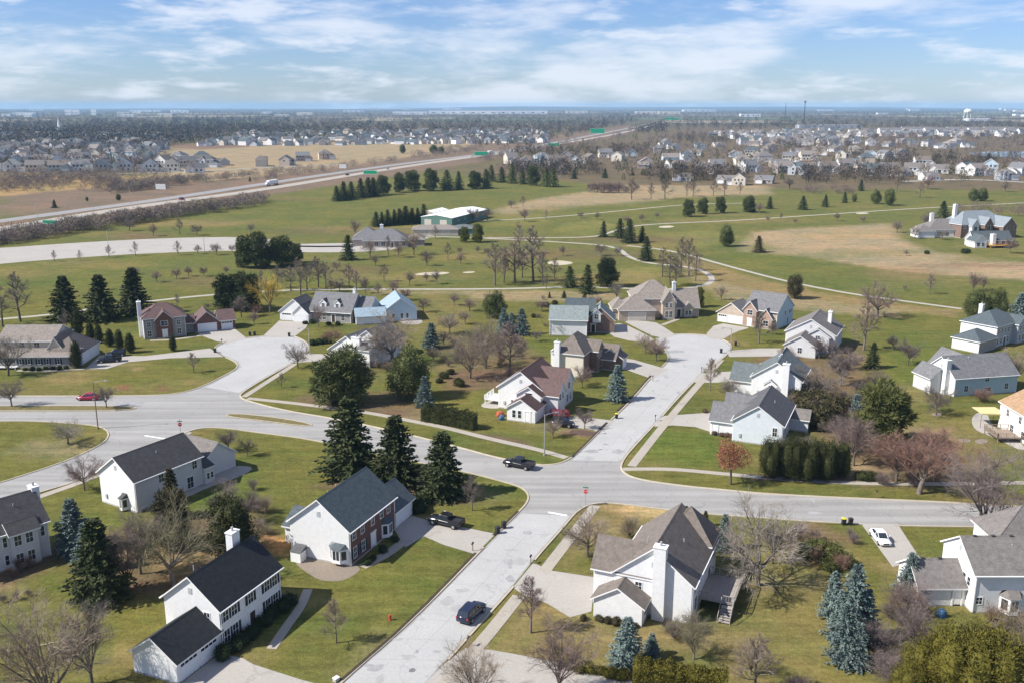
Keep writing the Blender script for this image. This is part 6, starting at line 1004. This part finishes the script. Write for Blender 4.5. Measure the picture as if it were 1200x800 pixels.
BAND = [(x+RNG.uniform(-5,5), y+RNG.uniform(-.8,.8)-(x-240)*.008, RNG.uniform(1.0,1.35)) for r, y in enumerate([171,168.5,166,163.5,161.5,159.5,158]) for x in np.arange(235+r*9, 640, 12.5+r*.4)] + [(x+RNG.uniform(-5,5), y+RNG.uniform(-.8,.8), 1.3) for y in (176,170,165,161) for x in np.arange(-20, 200, 13)]
RNG.shuffle(BAND)
for k_, (w_, r_) in enumerate((('siding_white','roof_dgrey'),('siding_beige','roof_greybrown'),('siding_lgrey','roof_slate'),('siding_grey','roof_dgrey'))): house_band('distant_houses', ['white houses with dark roofs','beige houses with brownish roofs','light grey houses with slate roofs','grey houses with dark roofs'][k_]+' in the distant bands behind the fields', BAND[k_::4], w_, r_)
# ------------------------------------------------------------------ far landmarks
def block(name, label, px, py, w, d, h, wm, rm, cat='building', kind='u', rise=.6, az=0, n=6):
    root = empty(name, (*G(px, py), 0), rad(az)); tag(root, label, cat); V = (-w/2, w/2, 0, d, h, rise, kind, wm, rm); vol_walls(V, root); vol_roof(V, root, .3)
    for i in range(n): o = add('window', win_mesh(w/n*.3, h*.25), root, (-w/2+w*(i+.5)/n, 0, h*.35)); add('pane', pane_mesh(w/n*.3, h*.25), o)
block('warehouse', 'very long white warehouse on the horizon', 572, 134, 880, 160, 22, S_, 'whiteroof', 'warehouse', n=12); block('warehouse', 'shorter white warehouse beside the very long one', 480, 134.5, 240, 120, 18, S_, 'whiteroof', 'warehouse')
block('warehouse', 'pale warehouse on the horizon near the masts', 820, 131.5, 320, 100, 20, 'siding_lgrey', 'whiteroof', 'warehouse'); block('warehouse', 'low white warehouse right of the hospital blocks', 170, 131.5, 300, 90, 14, S_, 'whiteroof', 'warehouse')
block('office_block', 'white office block beside a smaller twin on the left horizon', 80, 135.2, 44, 30, 34, S_, 'whiteroof'); block('office_block', 'second white office block on the left horizon', 89, 135.2, 48, 30, 32, S_, 'whiteroof'); block('office_block', 'lone white office block on the left horizon', 110, 135.2, 36, 28, 34, S_, 'whiteroof'); block('office_block', 'low white hall on the left horizon', 28, 135.5, 150, 60, 16, S_, 'whiteroof')
for i, (x, w) in enumerate([(1047,62),(1075,70),(1100,60),(1129,72),(1152,62),(1172,70),(1196,64)]): block('apartment_block', 'long white three-storey apartment block behind the right subdivision', x, 157-(i % 2)*1.2, w, 16, 9, S_, 'greybrown', 'apartment block', 'u', 4, n=9)
for o in [q for q in sc.objects if q.name.startswith('apartment_block')]: o['group'] = 'apartment blocks behind the right subdivision'
block('school', 'long low pale school building with domed roof halls', 973, 151, 170, 40, 8, 'siding_grey', 'grey', 'school', 'u', 3, n=10)
def church():
    root = empty('church', (*G(70,156), 0)); tag(root, 'white church with a tall pointed steeple among far trees', 'church'); V = (-12,12,0,30,8,6,'v',S_,'grey'); vol_walls(V, root); vol_roof(V, root); m = MB(); m.box(-3,3,-3,3,0,16); m.build('tower', S_, root); m = MB(); m.tube((0,0,16),(0,0,36),3.4,.15,8,0,True); m.build('spire', 'trim', root)
church()
def water_tower():
    root = empty('water_tower', (*G(1133,141.5), 0)); tag(root, 'white water tower with round tank on legs', 'water tower'); m = MB(); prof = [(0.5,27),(7,28.5),(12,32),(13.5,37),(12.5,42),(8.5,45.5),(.6,47)]
    for i in range(len(prof)-1): m.tube((0,0,prof[i][1]),(0,0,prof[i+1][1]),prof[i][0],prof[i+1][0],24)
    m.build('tank', 'trim', root)
    for i in range(6): a = i*math.pi/3; m = MB(); m.tube((13.5*math.cos(a),13.5*math.sin(a),0),(12.4*math.cos(a),12.4*math.sin(a),35),.9,.8,8); m.build('leg', 'trim', root)
    m = MB(); m.tube((0,0,0),(0,0,28),2,2,12); m.build('riser', 'trim', root); m = MB(); m.tube((0,0,36.4),(0,0,37.2),14.4,14.4,24,0,True); m.build('balcony', 'trim', root); root.scale = (1.15,1.15,1.0)
R9 = random.Random(5)
for i in range(34):
    px, py = R9.uniform(-40,1240), 128.6+9*R9.random()**1.6; k = (137.5-py)/9; w9 = R9.uniform(40,110)*(1+1.6*k)
    block('distant_building', 'pale '+('wide' if w9 > 120 else 'small')+' building among the far woods below the horizon', px, py, w9, R9.uniform(30,60), R9.uniform(9,18)*(1+.5*k), R9.choice(['siding_white','siding_lgrey','siding_cream']), R9.choice(['whiteroof','grey','whiteroof']), n=4)
for o in [q for q in sc.objects if q.name.startswith('distant_building')]: o['group'] = 'pale buildings among the far woods'
water_tower(); block('pump_hall', 'low white hall at the foot of the water tower', 1148, 142.3, 90, 40, 10, S_, 'whiteroof')
def mast(x, y, yt, label, head):
    h = height_of(x, y, yt); root = empty('radio_mast', (*G(x, y), 0)); tag(root, label, 'mast'); m = MB(); w = 2.2
    for i in range(3): a = i*2.094; m.tube((w*math.cos(a),w*math.sin(a),0),(w*.4*math.cos(a),w*.4*math.sin(a),h),.5,.4,5)
    for k in range(int(h/6)):
        z = k*6; s = w*(1-.6*z/h)
        for i in range(3): a, b = i*2.094, (i+1)*2.094; m.tube((s*math.cos(a),s*math.sin(a),z),(s*.95*math.cos(b),s*.95*math.sin(b),z+6),.25,.25,4)
    m.build('lattice', 'plastic_black', root)
    if head:
        m = MB(); m.tube((0,0,h-7),(0,0,h-4),4.6,4.6,10,0,True); m.tube((0,0,h-2),(0,0,h),4.2,4.2,10,0,True); m.build('antenna_ring', 'plastic_black', root)
mast(942, 143, 118.5, 'dark radio mast with bulky antenna head above the trees', True); mast(920, 137, 121, 'thin far radio mast beside the bulky one', False)
# ------------------------------------------------------------------ woods and scrub (uncountable)
def low_tree(mb, x, y, h, R, n, spread=.34, conif=False, lw=.034):
    mb.tube((x,y,0),(x,y,h*.5),h*.02,h*.01,3)
    for i in range(n):
        u = R.uniform(-1,1); t = R.uniform(0,6.283); q = math.sqrt(1-u*u)*R.uniform(.3,1)
        if conif: z = R.random()**1.4; rr = .2*(1-z); p = Vector((x+rr*h*math.cos(t), y+rr*h*math.sin(t), h*(.08+.9*z))); d = Vector((math.cos(t), math.sin(t), R.uniform(-.2,.9))).normalized(); s = h*.15; w = h*.045
        else: p = Vector((x+spread*h*q*math.cos(t), y+spread*h*q*math.sin(t), h*(.56+.40*u*.95))); d = Vector((math.cos(t)*q+R.gauss(0,.3), math.sin(t)*q+R.gauss(0,.3), .5+R.gauss(0,.5))).normalized(); s = h*.26; w = h*lw
        leaf(mb, p, d, s, w, R)
def wood(name, label, n, boxes, hr, nl, m_, avoid, conif=False, power=1.0, spread=.34, lw=.034):
    R = random.Random(len(label)*7+n); mb = MB(); k = 0; tries = 0
    while k < n and tries < n*6:
        tries += 1; b = boxes[R.randrange(len(boxes))]; px = R.uniform(b[0], b[1]); f = R.random()**power; py = b[2]+(b[3]-b[2])*f
        if len(b) > 4: py += (px-b[0])*b[4]
        if any(inside(a, px, py) for a in avoid): continue
        x, y = G(px, py); low_tree(mb, x, y, R.uniform(*hr), R, nl, spread, conif, lw); k += 1
    o = mb.build(name, m_); o['kind'] = 'stuff'; tag(o, label, 'woods')
HW = [(-200,292),(0,272),(150,247),(300,227),(430,205),(590,182),(720,160),(800,136),(780,136),(640,167),(480,189),(300,215),(100,244),(0,257),(-200,276)]
FIELD = [(185,184),(200,171),(260,166),(450,166),(560,168),(440,191),(240,212)]; FIELD2 = [(-80,203),(240,203),(240,214),(0,230),(-80,236)]; POND = [(1128,180),(1300,176),(1300,187),(1140,184)]
for k_, c_ in {'wood_a': (.082,.063,.058), 'wood_b': (.072,.062,.054), 'wood_c': (.115,.088,.064), 'wood_d': (.06,.058,.042)}.items(): mat(k_, c_, 1, .3, .02)
for i, (tn, n) in enumerate((('wood_a', 3400), ('wood_b', 3400), ('wood_c', 2000), ('wood_d', 1200))):
    wood('distant_woods', ['purplish','grey-brown','tan','olive'][i]+' leafless woods stretching to the horizon', n, [(-250,340,131,160),(200,780,132,157),(700,1450,129,152),(-250,1450,127.2,136),(-250,260,140,172)], (9,17), 20, tn, [HW, FIELD], False, .75, .44, .06)
wood('distant_conifers', 'dark conifers scattered through the far woods', 900, [(-250,330,136,172),(200,780,134,158),(700,1450,130,156),(150,400,150,166)], (9,15), 50, 'leaf_spruce', [HW, FIELD], True)
for i, (tn, n) in enumerate((('twig_pink', 420), ('twig_purple', 620), ('twig_tan', 480))):
    wood('subdivision_trees', ['pinkish','purplish','tan'][i]+' leafless yard trees among the far houses', n, [(580,1260,160,214),(-60,250,170,203),(230,650,155,172),(760,1260,150,186)], (6,13), 60, tn, [HW, FIELD, FIELD2, POND, [(560,208),(735,212),(735,240),(560,240)]], False, 1, .36, .022)
for i, tn in enumerate(('wood_a', 'wood_b', 'wood_c')):
    wood('subdivision_copse', ['dark brown','grey-brown','light brown'][i]+' leafless copses between the far house clusters', 420, [(590,760,176,186),(790,900,158,170),(900,1000,166,176),(1000,1250,188,198),(760,880,206,214),(600,700,200,206),(1010,1260,158,166),(940,1060,206,216),(-60,140,176,186),(60,240,168,178),(250,420,160,168)], (7,14), 70, tn, [HW, FIELD, FIELD2, POND], False, 1, .38, .017)
wood('subdivision_conifers', 'dark yard conifers among the far houses', 600, [(600,1260,158,212),(-60,250,168,200),(230,650,155,172)], (5,11), 120, 'leaf_pine', [HW, FIELD, FIELD2, POND], True)
for i, tn in enumerate(('twig_purple', 'twig_grey', 'twig_tan')):
    wood('highway_scrub', ['purplish','grey','tan'][i]+' leafless scrub along the highway banks', 520, [(-60,310,289,297,-.15),(-60,310,290,295,-.15),(-40,200,208,228,-.02),(-40,140,206,222,-.02),(300,620,205,214,-.105),(560,760,184,192,-.17),(410,560,172,184),(620,760,152,164,-.06),(130,300,222,228,-.12)], (3,7), 150, tn, [HW, FIELD], False, 1, .6, .015)
wood('field_scrub', 'low reddish scrub beside the mansion and field edges', 150, [(1120,1260,244,256),(690,745,222,227),(940,1000,222,228)], (2.5,5), 150, 'twig_pink', [], False, 1, .6, .015)
# low far hills
mb = MB(); R_ = random.Random(4); mat('far_land', (.13,.12,.10), 1, .2, .002)
xs_ = list(np.linspace(-15500, 15500, 120)); hz = [14+10*math.sin(x/2300)+9*math.sin(x/900+1)+26*math.exp(-((x+300)/1500)**2)+24*math.exp(-((x-3600)/1800)**2)+R_.uniform(-2,2) for x in xs_]
for i in range(len(xs_)-1):
    mb.face([(xs_[i],15000,-1),(xs_[i+1],15000,-1),(xs_[i+1],15600,hz[i+1]),(xs_[i],15600,hz[i])]); mb.face([(xs_[i],15600,hz[i]),(xs_[i+1],15600,hz[i+1]),(xs_[i+1],16400,-1),(xs_[i],16400,-1)])
o = mb.build('hills', 'far_land'); o['kind'] = 'structure'
# ------------------------------------------------------------------ air
m = bpy.data.materials.new('air'); m.use_nodes = True; nt = m.node_tree; nt.nodes.clear(); vo = nt.nodes.new('ShaderNodeOutputMaterial'); pv = nt.nodes.new('ShaderNodeVolumePrincipled')
pv.inputs['Color'].default_value = (.36,.66,1.0,1); pv.inputs['Density'].default_value = 0.000056; pv.inputs['Anisotropy'].default_value = 0.0; nt.links.new(pv.outputs[0], vo.inputs['Volume'])
b = MB(); b.box(-17500, 17500, -500, 19500, -2, 96); hb = b.build('haze', m); hb['kind'] = 'stuff'

# where look-alikes differ in height, say so; short labels
from collections import defaultdict
by_ = defaultdict(list)
for t_ in TREES:
    w_ = t_[0]['label'].split()
    if len(w_) > 15:
        k_ = t_[0]['label']
        for a_ in ('mid-sized ', 'close ', 'round-crowned ', 'columnar '): 
            if len(k_.split()) > 15: k_ = k_.replace(a_, '')
        t_[0]['label'] = k_; t_[0]['group'] = k_
    if len(t_[0]['label'].split()) > 16: k_ = t_[0]['label'].split(' between ')[0].split(' close ')[0].split(' beside ')[0].split(' near ')[0].split(' in the yard')[0]+' near '+min(LANDMARKS, key=lambda l: (l[0]-t_[0].location.x)**2+(l[1]-t_[0].location.y)**2)[2]; t_[0]['label'] = k_; t_[0]['group'] = k_
    by_[t_[0]['label']].append(t_)
seen_ = set(by_)
def relabel(t, word, lab):
    body = lab[len(t[2]):] if t[2] and lab.startswith(t[2]) else lab; q = word+' '+body
    if q not in seen_ and len(q.split()) <= 16: seen_.add(q); t[0]['label'] = q
for lab, ts in by_.items():
    if len(ts) < 2: continue
    ts.sort(key=lambda q: -q[1])
    if ts[0][1] > ts[1][1]*1.06: relabel(ts[0], 'tallest', lab)
    if len(ts) > 2 and ts[-1][1]*1.06 < ts[-2][1]: relabel(ts[-1], 'shortest', lab)
    if len(ts) > 4 and ts[1][1] > ts[2][1]*1.06: relabel(ts[1], 'second tallest', lab)
